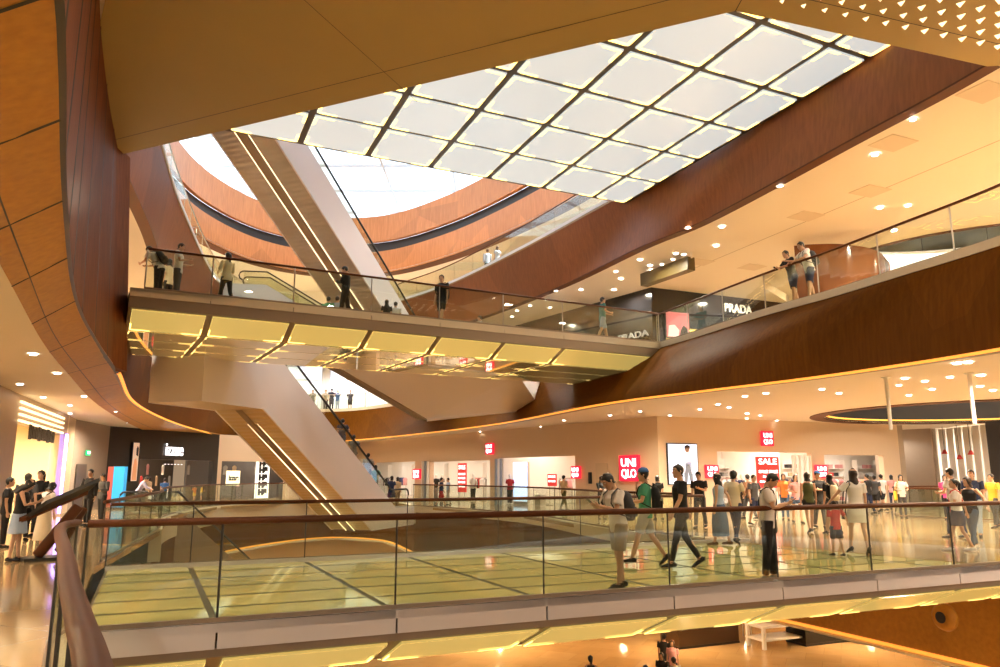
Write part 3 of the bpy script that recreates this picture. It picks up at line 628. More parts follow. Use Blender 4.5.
# ------------------------------------------------------------------ escalators
M_RIBG = mat('ribbed_gold_soffit', (.60, .46, .27), .34, .5)
def _rib(m):
    nt = m.node_tree; b = nt.nodes['Principled BSDF']; tc = nt.nodes.new('ShaderNodeTexCoord'); mp = nt.nodes.new('ShaderNodeMapping'); wv = nt.nodes.new('ShaderNodeTexWave')
    wv.inputs['Scale'].default_value = 2.6; wv.bands_direction = 'Z'; bp = nt.nodes.new('ShaderNodeBump'); bp.inputs['Strength'].default_value = .5; bp.inputs['Distance'].default_value = .03
    nt.links.new(tc.outputs['Object'], wv.inputs['Vector']); nt.links.new(wv.outputs['Fac'], bp.inputs['Height']); nt.links.new(bp.outputs['Normal'], b.inputs['Normal'])
_rib(M_RIBG)
M_RIBS2 = mat('ribbed_silver_soffit', (.40, .36, .345), .36, .5); _rib(M_RIBS2)
def escalator(label, B, u, zt, zb, flat_t=4.5, flat_b=2.0, width=2.2, depth=2.35, side_m=None, sof_m=None, led=True, steps=True, slope=.577, top_cut=None, depth_b=None):
    """B: plan point of the foot of the right-hand side; u: plan direction from foot UP to the top"""
    u = Vector(u).normalized(); rt = Vector((u.y, -u.x, 0))          # pointing to the far side (left seen from below)
    run = (zt - zb) / slope; root = thing('escalator', label, 'escalator', (B[0], B[1], zb - .5)); B = Vector((B[0], B[1], 0))
    def p(s, z, d=0.0): return B + u * s + rt * d + Vector((0, 0, z))
    db = depth_b if depth_b is not None else .9
    k = math.sqrt(1 + slope * slope)
    dv = depth                                             # vertical depth of the truss
    # side profile
    top = [(-flat_b, zb + .05), (0, zb + .05), (run, zt + .05), (run + flat_t, zt + .05)]
    s_bt = run + .1 * dv
    bot = [(-flat_b, zb - db), (max(0, (dv - db) / slope * .9), zb - db), (run, zt - dv - .0), (run + flat_t, zt - dv)]
    if top_cut: top = [t for t in top]
    for d, nm in ((0, 'right'), (width, 'left')):
        m = MB(); pr = [p(s, z, d) for s, z in top] + [p(s, z, d) for s, z in bot[::-1]]; th = rt * (.06 if d == 0 else -.06)
        n_ = len(pr); m.add(pr + [q + th for q in pr], [(7, 6, 1, 0), (6, 5, 2, 1), (5, 4, 3, 2), (8, 9, 14, 15), (9, 10, 13, 14), (10, 11, 12, 13)] + [(i, (i + 1) % 8, 8 + (i + 1) % 8, 8 + i) for i in range(8)])
        m.build('side_cladding', side_m or M_WHITE, root)
    m = MB(); ins = .06
    for a, b in zip(bot, bot[1:]):
        m.quad(p(a[0], a[1] + .02, ins), p(b[0], b[1] + .02, ins), p(b[0], b[1] + .02, width - ins), p(a[0], a[1] + .02, width - ins))
    m.quad(p(bot[0][0], bot[0][1], ins), p(bot[0][0], zb, ins), p(bot[0][0], zb, width - ins), p(bot[0][0], bot[0][1], width - ins))
    m.build('soffit', sof_m or M_RIBG, root)
    m = MB(); m.quad(p(bot[-1][0], bot[-1][1], ins), p(top[-1][0], top[-1][1], ins), p(top[-1][0], top[-1][1], width - ins), p(bot[-1][0], bot[-1][1], width - ins)); m.build('end_cladding', side_m or M_WHITE, root)
    if led:
        for d in (width * .40, width * .60):
            m = MB(); a, b = bot[1], bot[2]
            m.tube([p(a[0] + .1, a[1] - .01, d), p(b[0] - .1, b[1] - .01, d)], .016, 6); m.build('led_strip', M_LEDW, root)
        m = MB(); a, b = bot[1], bot[2]; m.quad(p(a[0], a[1] - .012, width * .43), p(b[0], b[1] - .012, width * .43), p(b[0], b[1] - .012, width * .57), p(a[0], a[1] - .012, width * .57)); m.build('soffit_groove', M_LIP, root)
    # steps, glass and handrails
    sw = MB(); ns = int((zt - zb) / .25) if steps else 0
    for i in range(ns):
        s = run * (i + .5) / ns; z = zb + (zt - zb) * (i + .5) / ns
        sw.box(p(s, z - .12, width / 2), (run / ns, width - .75, .3), math.atan2(u.y, u.x))
    if steps: sw.build('steps', M_DARKM, root)
    lp = MB()
    lp.box(p(-flat_b / 2, zb + .02, width / 2), (flat_b, width - .2, .06), math.atan2(u.y, u.x)); lp.box(p(run + flat_t / 2, zt + .02, width / 2), (flat_t, width - .2, .06), math.atan2(u.y, u.x)); lp.build('landing_plate', M_STEEL, root)
    for d in (.28, width - .28):
        g = MB(); A = [p(-flat_b * .8, zb + .05, d), p(0, zb + .05, d), p(run, zt + .05, d), p(run + 1.4, zt + .05, d)]
        g.slab_between(A, [q + Vector((0, 0, .86)) for q in A], rt * .015); g.build('glass_balustrade_panel', M_GLASS, root)
        h = MB(); A = [q + Vector((0, 0, .9)) for q in A]
        def nl(q, dr): return [q + dr * (.28 * math.sin(t)) + Vector((0, 0, -.28 + .28 * math.cos(t))) for t in (R(170), R(130), R(90), R(50), R(20))]
        h.tube(nl(A[0], -u) + A + nl(A[-1], u)[::-1], .045, 8); h.build('handrail', M_RUBBER, root, True)
        dk = MB(); A2 = [p(-flat_b * .8, zb + .06, d), p(0, zb + .06, d), p(run, zt + .06, d), p(run + flat_t, zt + .06, d)]
        dk.slab_between([q - rt * .14 for q in A2], [q + rt * .14 for q in A2], (0, 0, .04)); dk.build('deck_strip', M_STEEL, root)
    return root, p
U1 = Vector((-.33, -1, 0)).normalized()
ES1, PE1 = escalator('white escalator with glowing gold underside rising from the first floor to the upper footbridge', (-5.25, 39.3), U1, Z2, 0, flat_t=3.4, flat_b=2.2, width=2.2, depth=2.5)
U2 = Vector((-.38, -1, 0)).normalized()
ES2, PE2 = escalator('long escalator with silver ribbed underside and two light lines rising towards the highest bridge', (-2.75, 43.4), U2, Z4, Z2, flat_t=2.2, flat_b=3.4, width=2.6, depth=1.8, sof_m=M_RIBS2)
ES3, PE3 = escalator('pale grey escalator on the far left gallery descending to the right behind the bridge', (-3.2, 47.5), Vector((-1, -.16, 0)), Z3, Z2, flat_t=2.5, flat_b=1.0, width=2.0, depth=2.6, sof_m=M_WHITE, side_m=mat('pale_grey_cladding', (.55, .53, .52), .4), led=False)
ES4, PE4 = escalator('lower escalator with gold lit underside glimpsed below the glass-floored bridge', (-11.5, 44.5), Vector((-.25, -1, 0)), 0, Z0, flat_t=1, flat_b=1.5, width=2.2, depth=2.0, side_m=M_LIP)
# white wedge under the upper escalator landing
A, B, B2, D, E_ = aty(336, 366, 30.5), aty(412, 418, 36.5), aty(427, 419, 36.6), aty(541, 409, 37.5), aty(519, 376, 33.0)
root = thing('escalator_landing', 'white angular landing truss hanging under the upper footbridge', 'escalator landing', (B.x, B.y, 4))
m = MB(); bot = [A, B2, D, E_]; up = [Vector((q.x, q.y, Z2 - .1)) for q in bot]
m.add(bot + up, [(3, 2, 1, 0), (4, 5, 6, 7), (0, 1, 5, 4), (1, 2, 6, 5), (2, 3, 7, 6), (3, 0, 4, 7)]); m.build('cladding', M_WHITE, root)
m = MB(); dn = Vector((0, 0, -.05)); w1 = Vector((-.42, -.1, 0)); m.add([A + dn, B2 + dn, B2 + dn + w1, A + dn + w1, A, B2, B2 + w1, A + w1], [(0, 1, 2, 3), (7, 6, 5, 4), (2, 6, 7, 3), (0, 4, 5, 1), (1, 5, 6, 2), (3, 7, 4, 0)]); m.build('edge_trim', M_LIP, root)
m = MB(); m.add([B2 + Vector((0, -.05, -.12)), D + Vector((-1.2, -.05, -.14)), D + Vector((-.1, -.1, .0)), B2 + Vector((0, -.1, .0)), B2 + Vector((0, .2, -.02)), D + Vector((-1.2, .2, -.02))], [(0, 1, 2, 3), (0, 4, 5, 1)]); m.build('front_lip', M_WHITE, root)
# ------------------------------------------------------------------ the bright clothing store behind the concourse
M_SW = mat('store_white', (.86, .83, .78), .5)
M_SHELFW = mat('white_shelf_laminate', (.80, .77, .72), .4)
GARM = [mat('garment_cloth_%s' % n, c, .8) for n, c in (('red', (.55, .04, .04)), ('navy', (.04, .05, .14)), ('grey', (.28, .27, .26)), ('white', (.75, .72, .68)), ('tan', (.45, .30, .17)), ('black', (.03, .03, .03)), ('pink', (.6, .28, .28)), ('blue', (.12, .25, .45)))]
def area(p, e, col=(1, .9, .78), size=3.0, rot=None): return lamp(p[0], p[1], p[2], e, col, 'AREA', size, 170, 'shop_lamp', rot)
def lamp(x, y, z, e, col=(1, .74, .44), kind='AREA', size=.4, spread=160, name='lamp', rot=None):
    l = bpy.data.lights.new(name, kind); l.energy = e; l.color = col
    if kind == 'AREA': l.shape = 'DISK'; l.size = size; l.spread = R(spread)
    else: l.shadow_soft_size = size
    o = bpy.data.objects.new(name, l); COL.objects.link(o); o.location = (x, y, z)
    if rot: o.rotation_euler = rot
    return o
def onwall(px, py, P0, D, N, lift=0.0):
    s, z = wallpt(px, py, P0, D); q = P0 + D * s + N * lift; return Vector((q.x, q.y, z))
def fin(o): return o
# inner walls, ceilings
BL, BRt = -NL * 7, -NR * 7
poly_wall('wall_store', [(p.x, p.y) for p in (K1 + UL * 48 + BL, K1 + UL * 5 + BL)], 0, 3.9, M_SW, -.2)
poly_wall('wall_store', [(p.x, p.y) for p in (K1 + UR * 5.5 + BRt, K1 + UR * 24 + BRt)], 0, 3.9, M_SW, .2)
poly_wall('wall_store', [(p.x, p.y) for p in (K1 + UL * 13.2 - NL * .4, K1 + UL * 13.2 + BL)], 0, 3.9, M_SW, .2)
poly_wall('wall_store', [(p.x, p.y) for p in (K1 + UR * 9.6 - NR * 2.5, K1 + UR * 9.6 + BRt)], 0, 3.9, M_SW, .2)
for s in (4, 9, 13.5, 18, 23, 28, 33, 38):
    q = K1 + UL * s - NL * 3.2; area((q.x, q.y, 3.8), 200)
for s in (3.5, 7, 10.5, 13.5, 17):
    q = K1 + UR * s - NR * 3.2; area((q.x, q.y, 3.8), 280)
def letters(body, P, D, h, m, parent, wide=1.0, N=None, width=None, ext=.015, bold=.0):
    t = place_text(text_mb(body, h, ext, bold=bold), P, D, wide=wide, width=width); return t.build('lettering', m, parent)
def wall_sign(px0, py0, px1, py1, P0, D, N, label, group=None, big=False, proud=.12):
    a = onwall(px0, py1, P0, D, N, proud); b = onwall(px1, py0, P0, D, N, proud); b2 = onwall(px1, py1, P0, D, N, proud)
    w = Vector((b.x - a.x, b.y - a.y, 0)).length; h = max(b.z - a.z, .2); c = (a + b) / 2
    right = Vector((b.x - a.x, b.y - a.y, 0)).normalized()
    t = thing('shop_sign', label, 'sign', (c.x, c.y, c.z - h / 2), group)
    m = MB(); m.box(c, (w, .1, h), math.atan2(right.y, right.x)); m.build('sign_box', M_REDS, t)
    nf = N * .056
    letters('UNI', c + nf + Vector((0, 0, h * .20)), right, h * .44, M_SIGNW, t, width=w * .74, bold=h * .006)
    letters('QLO', c + nf - Vector((0, 0, h * .22)), right, h * .44, M_SIGNW, t, width=w * .74, bold=h * .006)
    return t
wall_sign(622, 455, 641, 481, K1, UL, NL, 'large red square sign with white letters on the cream wall near the corner')
wall_sign(573.5, 466, 582, 478.5, K1, UL, NL, 'small red sign at a shop opening edge, left of the large red sign')
wall_sign(487.5, 443, 495, 454.5, K1, UL, NL, 'small red sign high on the cream wall above the middle shop opening')
wall_sign(414.5, 469, 422, 479, K1, UL, NL, 'small red sign beside the shop opening nearest the escalator foot')
wall_sign(760, 431.5, 770.5, 446, K1, UR, NR, 'small red sign high on the wall above the SALE board')
wall_sign(704, 465, 716, 478, K1, UR, NR, 'small red sign left of the right-hand shop opening beside the lit poster')
wall_sign(814, 465, 824.5, 478, K1, UR, NR, 'small red sign between the two right-hand shop openings')
# lit fashion poster on the corner wall
def poster(px0, py0, px1, py1, P0, D, N, label, face, shapes, frame=M_DARKM, name='advert_poster'):
    a = onwall(px0, py1, P0, D, N, .08); b = onwall(px1, py0, P0, D, N, .08); c = (a + b) / 2
    rv = Vector((b.x - a.x, b.y - a.y, 0)); w = rv.length; rv.normalize(); h = abs(b.z - a.z); ang = math.atan2(rv.y, rv.x)
    t = thing(name, label, 'poster', (c.x, c.y, c.z - h / 2))
    m = MB(); m.box(c - N * .02, (w + .08, .08, h + .08), ang); m.build('frame', frame, t)
    m = MB(); m.box(c + N * .025, (w, .03, h), ang); m.build('print_face', face, t)
    for nm, mt, pts in shapes:
        m = MB(); q = [c + N * .045 + rv * (x - .5) * w + Vector((0, 0, (y - .5) * h)) for x, y in pts]; k = len(q)
        m.add(q + [p - N * .012 for p in q], [tuple(range(k)), tuple(range(2 * k - 1, k - 1, -1))] + [(i, k + i, k + (i + 1) % k, (i + 1) % k) for i in range(k)]); m.build(nm, mt, t)
    return t
M_PB = mat('lit_pale_blue_print', (.7, .75, .85), .3, emit=(.66, .76, 1.0), es=.95)
M_SKIN0 = mat('printed_skin', (.6, .38, .26), .5); M_PW = mat('printed_white', (.85, .85, .88), .5, emit=(.9, .9, 1), es=.5); M_PG = mat('printed_blue_grey', (.25, .30, .42), .5)
poster(668, 444.5, 695, 484, K1, UR, NR, 'tall lit poster of a standing model in a white coat on pale blue', M_PB, [
    ('printed_trousers', M_PG, [(.52, .04), (.62, .04), (.66, .30), (.72, .06), (.82, .06), (.80, .55), (.50, .55)]),
    ('printed_coat', M_PW, [(.42, .30), (.55, .28), (.60, .50), (.72, .48), (.78, .26), (.90, .28), (.86, .72), (.74, .80), (.60, .80), (.50, .72)]),
    ('printed_head', M_SKIN0, [(.60, .80), (.70, .80), (.74, .88), (.70, .94), (.60, .94), (.57, .87)]),
    ('printed_hair', M_BLACK, [(.56, .88), (.74, .88), (.75, .95), (.66, .985), (.57, .95)])])
# SALE board hanging in the right opening and price board in the middle opening
def board(px0, py0, px1, py1, P0, D, N, depth, label, lines, col=None, name='sale_board'):
    d = -N * depth; a = onwall(px0, py1, P0 + d, D, N); b = onwall(px1, py0, P0 + d, D, N); c = (a + b) / 2
    rv = Vector((b.x - a.x, b.y - a.y, 0)); w = rv.length; rv.normalize(); h = abs(b.z - a.z); ang = math.atan2(rv.y, rv.x)
    t = thing(name, label, 'sale board', (c.x, c.y, 0))
    m = MB(); m.box(c, (w, .06, h), ang); m.build('panel', col or mat('red_board', (.72, .05, .05), .5, emit=(.8, .04, .03), es=.45), t)
    m = MB()
    for sx in (-.3, .3): m.box(Vector((c.x, c.y, (c.z - h / 2) / 2)) + rv * w * sx, (.04, .04, c.z - h / 2), ang)
    m.box(Vector((c.x, c.y, .02)), (w * .8, .4, .04), ang); m.build('stand', M_STEEL, t)
    for txt, y, hh, ww in lines:
        letters(txt, c + N * .035 + Vector((0, 0, (y - .5) * h)), rv, hh * h, M_SIGNW, t, width=w * ww, ext=.006, bold=.006)
    return t
board(757.5, 457, 778, 488, K1, UR, NR, .9, 'red board with SALE lettering standing in the right-hand shop opening', [('SALE', .84, .26, .8), ('SALE SALE', .52, .13, .84), ('SALE', .36, .09, .5), ('SALE SALE', .2, .08, .8)])
board(458, 463, 466.5, 492, K1, UL, NL, 1.4, 'tall red and white board with SALE lines in the middle shop opening', [('SALE', .85, .2, .8), ('SALE', .62, .09, .8), ('SALE', .48, .09, .8), ('SALE', .34, .09, .8), ('SALE', .2, .09, .8)])
board(548, 474, 556.5, 486, K1, UL, NL, 2.2, 'small red notice board against the white wall of the shop', [('SALE', .78, .25, .8), ('SALE', .4, .2, .8)])
# blue-white display screen and fins
a = onwall(514.5, 501, K1 - NL * 1.0, UL, NL); b = onwall(528, 462, K1 - NL * 1.0, UL, NL); c = (a + b) / 2; rv = (Vector((b.x, b.y, 0)) - Vector((a.x, a.y, 0))); w_ = rv.length; ang = math.atan2(rv.y, rv.x)
t = thing('display_screen', 'tall glowing blue white display screen in the shop window right of the fins', 'screen', (c.x, c.y, 0))
m = MB(); m.box((c.x, c.y, c.z / 2 + b.z / 2 - c.z / 2), (w_ + .1, .12, b.z), ang); m.build('housing', M_STEEL, t)
m = MB(); m.box(Vector((c.x, c.y, c.z)) + NL * .07, (w_, .03, b.z - a.z), ang); m.build('screen_face', mat('blue_white_screen', (.6, .7, .9), .2, emit=(.55, .70, 1.0), es=1.6), t)
for i, (px, mm) in enumerate([(424, 0), (426.5, 1), (429, 0), (497.5, 1), (500, 0), (502.5, 1), (505, 0), (793, 0), (798, 0), (803, 0), (808, 0)]):
    W_ = (K1, UL, NL) if px < 700 else (K1, UR, NR); s, z = wallpt(px, 470, W_[0], W_[1]); q = W_[0] + W_[1] * s + W_[2] * .09; m = MB(); m.box((q.x, q.y, 1.3), (.14, .14, 2.6), math.atan2(W_[2].y, W_[2].x) + PI / 2)
    solo(m, 'display_fin', (M_SW, mat('blue_grey_fin', (.35, .40, .50), .3))[mm], ('slim white upright fin at the edge of a shop opening', 'slim blue grey upright fin at the edge of a shop opening')[mm], 'fin', ('white display fins', 'blue grey display fins')[mm])
# racks, garments, shelves and folded stacks
def garment_mb():
    m = MB(); m.loft([((0, 0, 0), (.19, 0, 0), (0, .035, 0)), ((0, 0, .30), (.17, 0, 0), (0, .04, 0)), ((0, 0, .52), (.20, 0, 0), (0, .04, 0)), ((0, 0, .60), (.11, 0, 0), (0, .03, 0)), ((0, 0, .63), (.05, 0, 0), (0, .02, 0))], 8); return m
GB = {}
def garment(p, rz, k, label, grp):
    if k not in GB:
        o = garment_mb().build('hanging_garment', GARM[k]); GB[k] = o
    else: o = dup(GB[k])
    o.location = p; o.rotation_euler = (0, 0, rz); tag(o, label, 'garment', grp)
RK = [None]
def rack(p, D, n, where, cols, h=1.5):
    rz = math.atan2(D.y, D.x); L = .16 * n + .2
    t = thing('garment_rack', 'garment rack ' + where, 'clothes rack', p, 'garment racks in the bright store'); t.rotation_euler = (0, 0, rz)
    m = MB()
    m.box((0, 0, h), (L, .03, .03)); m.build('rail', M_STEEL, t, origin=(0, 0, 0))
    for s in (-1, 1):
        m = MB(); m.box((s * L / 2, 0, h / 2), (.03, .03, h)); m.box((s * L / 2, 0, .015), (.04, .45, .03)); m.build('post', M_STEEL, t, origin=(0, 0, 0))
    for i in range(n):
        q = Vector(p) + D * ((i - (n - 1) / 2) * .16) + Vector((0, 0, h - .66)); k = random.choice(cols)
        garment(q, rz + R(78), k, 'garment on a rack ' + where, 'clothes ' + where)
def stack_mb():
    m = MB()
    for i in range(4): m.box((random.uniform(-.01, .01), 0, .03 + i * .055), (.3, .34, .05))
    return m
SB = {}
def shelf(p, D, N, where, cols, wd=1.8, rows=5, h=2.6):
    rz = math.atan2(D.y, D.x); t = thing('shop_shelf', 'white shop shelving with folded clothes ' + where, 'shelf', p, 'white shelving in the bright store'); t.rotation_euler = (0, 0, rz)
    m = MB(); m.box((0, .18, h / 2), (wd, .03, h)); m.build('back_panel', M_SHELFW, t, origin=(0, 0, 0))
    for s in (-1, 1): m = MB(); m.box((s * wd / 2, 0, h / 2), (.03, .4, h)); m.build('side_panel', M_SHELFW, t, origin=(0, 0, 0))
    for r in range(rows):
        z = .15 + r * (h - .2) / rows; m = MB(); m.box((0, 0, z), (wd, .4, .03)); m.build('shelf_board', M_SHELFW, t, origin=(0, 0, 0))
        for c in range(4):
            if random.random() < .25: continue
            k = random.choice(cols)
            if k not in SB: SB[k] = o = stack_mb().build('folded_clothes', GARM[k])
            else: o = dup(SB[k])
            q = Vector(p) + D * ((c - 1.5) * wd / 4.4) + Vector((0, 0, z + .016)); o.location = q; o.rotation_euler = (0, 0, rz)
            tag(o, 'folded clothes on white shelving ' + where, 'folded clothes', 'folded clothes ' + where)
def mannequin(p, rz, label, top, bottom):
    t = thing('mannequin', label, 'mannequin', p); t.rotation_euler = (0, 0, rz); O = (0, 0, 0)
    m = MB()
    for s in (-1, 1):
        m.tube([(s * .09, 0, .04), (s * .09, .02, .45), (s * .085, 0, .9)], [.045, .055, .085], 10); m.ball((s * .09, .05, .04), (.045, .11, .04))
        m.tube([(s * .19, 0, 1.4), (s * .25, -.02, 1.12), (s * .24, .06, .85)], [.05, .042, .03], 8)
    m.loft([((0, 0, .85), (.15, 0, 0), (0, .1, 0)), ((0, 0, 1.1), (.12, 0, 0), (0, .09, 0)), ((0, 0, 1.35), (.17, 0, 0), (0, .11, 0)), ((0, 0, 1.44), (.15, 0, 0), (0, .08, 0)), ((0, 0, 1.47), (.055, 0, 0), (0, .055, 0)), ((0, 0, 1.55), (.05, 0, 0), (0, .05, 0))], 14)
    m.ball((0, .02, 1.64), (.075, .095, .12)); m.build('body', M_SW, t, True, origin=O)
    m = MB(); m.loft([((0, 0, .84), (.185, 0, 0), (0, .13, 0)), ((0, 0, 1.1), (.155, 0, 0), (0, .12, 0)), ((0, 0, 1.35), (.19, 0, 0), (0, .13, 0)), ((0, 0, 1.455), (.13, 0, 0), (0, .08, 0))], 14)
    for s in (-1, 1): m.tube([(s * .17, 0, 1.42), (s * .235, -.01, 1.2)], [.075, .07], 10)
    m.build('top', top, t, True, origin=O)
    m = MB()
    m.loft([((0, 0, .98), (.16, 0, 0), (0, .115, 0)), ((0, 0, .80), (.19, 0, 0), (0, .13, 0))], 12)
    for s in (-1, 1): m.tube([(s * .09, 0, .86), (s * .09, .02, .5), (s * .09, 0, .12)], [.10, .08, .07], 10)
    m.build('trousers', bottom, t, True, origin=O)
    m = MB(); m.tube([(0, 0, 0), (0, 0, .03)], .2, 16); m.build('base_plate', M_STEEL, t, origin=O)
def spt(px, W, depth):
    o = W[0] - W[2] * depth; s, z = wallpt(px, 500, o, W[1]); q = o + W[1] * s; return Vector((q.x, q.y, 0))
WLF, WRT = (K1, UL, NL), (K1, UR, NR)
for px, d, n, w, c in [(388, 2.2, 8, 'in the leftmost shop opening', [5, 1, 3, 2]), (402, 4.5, 7, 'deep inside the leftmost shop opening', [1, 5, 6]), (478, 2.2, 7, 'at the right end of the middle opening', [0, 3, 4, 5]), (480, 4.8, 8, 'deep inside the middle opening', [4, 1, 2]), (508, 3.2, 6, 'behind the glowing screen', [0, 3, 7]), (566, 3.0, 6, 'at the right end of the opening beside the small red sign', [3, 6, 2]), (566, 5.2, 6, 'deep behind the opening beside the small red sign', [5, 2, 4])]:
    rack(spt(px, WLF, d), UL, n, w, c)
for px, d, n, w, c in [(733, 2.2, 7, 'left of the SALE board', [2, 5, 3]), (786, 2.6, 7, 'right of the SALE board', [5, 1, 4]), (836, 2.0, 7, 'in the far right shop opening', [6, 0, 3]), (862, 3.4, 7, 'deep inside the far right shop opening', [3, 4, 6])]:
    rack(spt(px, WRT, d), UR, n, w, c)
for px, w, c in [(385, 'far behind the leftmost opening', [1, 5, 2, 3]), (408, 'at the right of the leftmost opening', [2, 3, 5]), (440, 'behind the left part of the middle opening', [0, 3, 6]), (478, 'behind the right part of the middle opening', [4, 5, 1, 0])]:
    shelf(spt(px, WLF, 6.6), UL, NL, w, c)
for px, w, c in [(728, 'behind the opening left of the SALE board', [5, 2, 1, 3]), (788, 'behind the opening right of the SALE board', [5, 3, 4]), (834, 'behind the far right opening', [0, 5, 3, 6]), (868, 'at the right end of the far right opening', [3, 6])]:
    shelf(spt(px, WRT, 6.6), UR, NR, w, c)
mannequin(spt(436, WLF, .9), R(140), 'mannequin in a black top at the left of the middle opening', GARM[5], GARM[2])
mannequin(spt(441.5, WLF, 1.2), R(130), 'mannequin in a grey top, second from the left in the middle opening', GARM[2], GARM[1])
mannequin(spt(473, WLF, .9), R(150), 'mannequin in a white top right of the tall sale board', GARM[3], GARM[5])
mannequin(spt(510, WLF, .7), R(150), 'mannequin in a red top between the fins and the screen', GARM[0], GARM[5])
mannequin(spt(741, WRT, 1.3), R(190), 'mannequin in dark clothes left of the SALE board', GARM[1], GARM[5])
# brown service door and box on the cream wall
a = onwall(597, 503, K1, UL, NL, .02); b = onwall(608, 463, K1, UL, NL, .02)
m = MB(); rv = Vector((b.x - a.x, b.y - a.y, 0)); m.box(((a.x + b.x) / 2, (a.y + b.y) / 2, b.z / 2), (rv.length, .05, b.z), math.atan2(rv.y, rv.x)); struct(m.build('door_1', mat('cream_door_leaf', (.68, .52, .36), .5)))
m = MB(); q = onwall(591, 478, K1, UL, NL, .06); m.box(q, (.16, .1, .55), math.atan2(UL.y, UL.x)); solo(m, 'call_point', M_BLACK, 'small black wall box on the cream wall left of the pale door', 'wall box')
m = MB(); q = onwall(541, 503, K1 - NL * .5, UL, NL, .06); m.box((q.x, q.y, .3), (.5, .35, .6), math.atan2(UL.y, UL.x)); m.box((q.x, q.y, .62), (.54, .39, .04), math.atan2(UL.y, UL.x)); solo(m, 'litter_bin', M_STEEL, 'low grey steel bin standing at the shop front under the small red notice', 'bin')

# ------------------------------------------------------------------ dark shop and other shops on the left gallery
M_DARKSH = mat('black_shop_cladding', (.016, .014, .013), .3)
LA, LB_ = Vector((-20.9, 41, 0)), Vector((-18.3, 50, 0)); LD = (LB_ - LA).normalized(); LN = Vector((LD.y, -LD.x, 0))
s0, ztop = wallpt(140, 459, LA, LD); s1, _ = wallpt(213, 461, LA, LD)
wall('wall_left', LA, LD, 0, (LB_ - LA).length, 0, C1 + .02, M_DARKSH, [(s0, s1, ztop)], N=LN)
mid = LA + LD * 4.7 - LN * 5
poly_wall('wall_left', [((LA - LN * 5).x, (LA - LN * 5).y), ((LB_ - LN * 5 + LD * 2).x, (LB_ - LN * 5 + LD * 2).y)], 0, C1, mat('dark_shop_interior', (.06, .05, .045), .5), .2)
for s in (3.5, 6.5): q = LA + LD * s - LN * 2.4; area((q.x, q.y, 3.9), 170, (1, .86, .7), 1.5)
def simple_letters(body, px, py, P0, D, N, h, label, m=M_SIGNW, width=None, lift=.08, sub=None):
    c = onwall(px, py, P0, D, N, lift); t = thing('shop_lettering', label, 'shop lettering', c)
    rv = D if D.cross(Vector((0, 0, 1))).dot(N) > 0 else -D
    letters(body, c, rv, h, m, t, width=width, ext=.03, bold=.006)
    if sub: letters(sub, c - Vector((0, 0, h * .75)), rv, h * .22, m, t, width=width, ext=.03)
    return t
simple_letters('izzue', 173.5, 450, LA, LD, LN, 1.05, 'glowing white lower-case shop name on the black shop fascia at left', width=1.5, sub='. . . . . .')
M_ORP = mat('printed_orange', (.7, .33, .16), .5, emit=(.8, .36, .16), es=.35); M_SKP = mat('printed_pale_skin', (.75, .55, .42), .5, emit=(.8, .55, .4), es=.45)
poster(129, 443, 138, 481, LA, LD, LN, 'tall narrow poster of a person in orange on the black shop pier', M_SKP, [('printed_figure', M_ORP, [(.1, .02), (.9, .02), (.8, .45), (.6, .6), (.3, .55), (.15, .35)]), ('printed_hair', M_BLACK, [(.55, .68), (.9, .64), (.92, .86), (.7, .92), (.52, .84)])])
for i, (px, k) in enumerate([(152, 2), (158, 3), (164, 6), (168, 6), (176, 0), (181, 0), (190, 2), (196, 3), (203, 4), (208, 2)]):
    q = LA + LD * wallpt(px, 480, LA, LD)[0] - LN * (1.5 + (i % 3)); garment(Vector((q.x, q.y, 1.0 + .7 * (i % 2))), math.atan2(LD.y, LD.x) + R(20), k, 'garment displayed on the dark shop wall behind its wide opening', 'garments in the dark shop')
# second dark window left of the escalator
QA, QB = Vector((-18.3, 50, 0)), Vector((-12.2, 60.5, 0)); QD = (QB - QA).normalized(); QN = Vector((QD.y, -QD.x, 0))
s0, zt_ = wallpt(222, 461, QA, QD); s1, _ = wallpt(287, 465, QA, QD)
wall('wall_left', QA, QD, 0, (QB - QA).length + 1, 0, C1 + .02, M_CREAMW, [(s0, s1, zt_)], N=QN)
poly_wall('wall_left', [((QA - QN * 3).x, (QA - QN * 3).y), ((QB - QN * 3).x, (QB - QN * 3).y)], 0, C1, MATS['dark_shop_interior'], .2)
q = (QA + QB) / 2 - QN * 1.5; area((q.x, q.y, 3.2), 120, (1, .86, .7), 1.2)
c = onwall(233, 478, QA - QN * .5, QD, QN); t = thing('lightbox_sign', 'square yellowish white lightbox with the shop name in the second dark window', 'lightbox', (c.x, c.y, 0))
m = MB(); m.box(c, (1.05, .12, .95), math.atan2(QD.y, QD.x)); m.build('light_face', mat('cream_lightbox', (.9, .85, .6), .4, emit=(1, .90, .58), es=1.3), t); letters('izzue', c + QN * .07, QD, .5, M_BLACK, t, width=.85, bold=.02)
m = MB(); m.box((c.x, c.y, (c.z - .45) / 2), (.08, .08, c.z - .45), 0); m.build('stand', M_DARKM, t)
c = onwall(262, 481, QA - QN * .4, QD, QN); t = thing('lightbox_sign', 'tall white lightbox with bold black marks at the right of the second dark window', 'lightbox', (c.x, c.y, 0))
m = MB(); m.box((c.x, c.y, 1.45), (1.15, .12, 2.7), math.atan2(QD.y, QD.x)); m.build('light_face', mat('white_lightbox', (.9, .9, .85), .4, emit=(1, .96, .86), es=1.2), t)
for z in (.5, 1.0, 1.5, 2.0, 2.45): letters('HS', Vector((c.x, c.y, z)) + QN * .07, QD, .5, M_BLACK, t, width=.8, bold=.05)
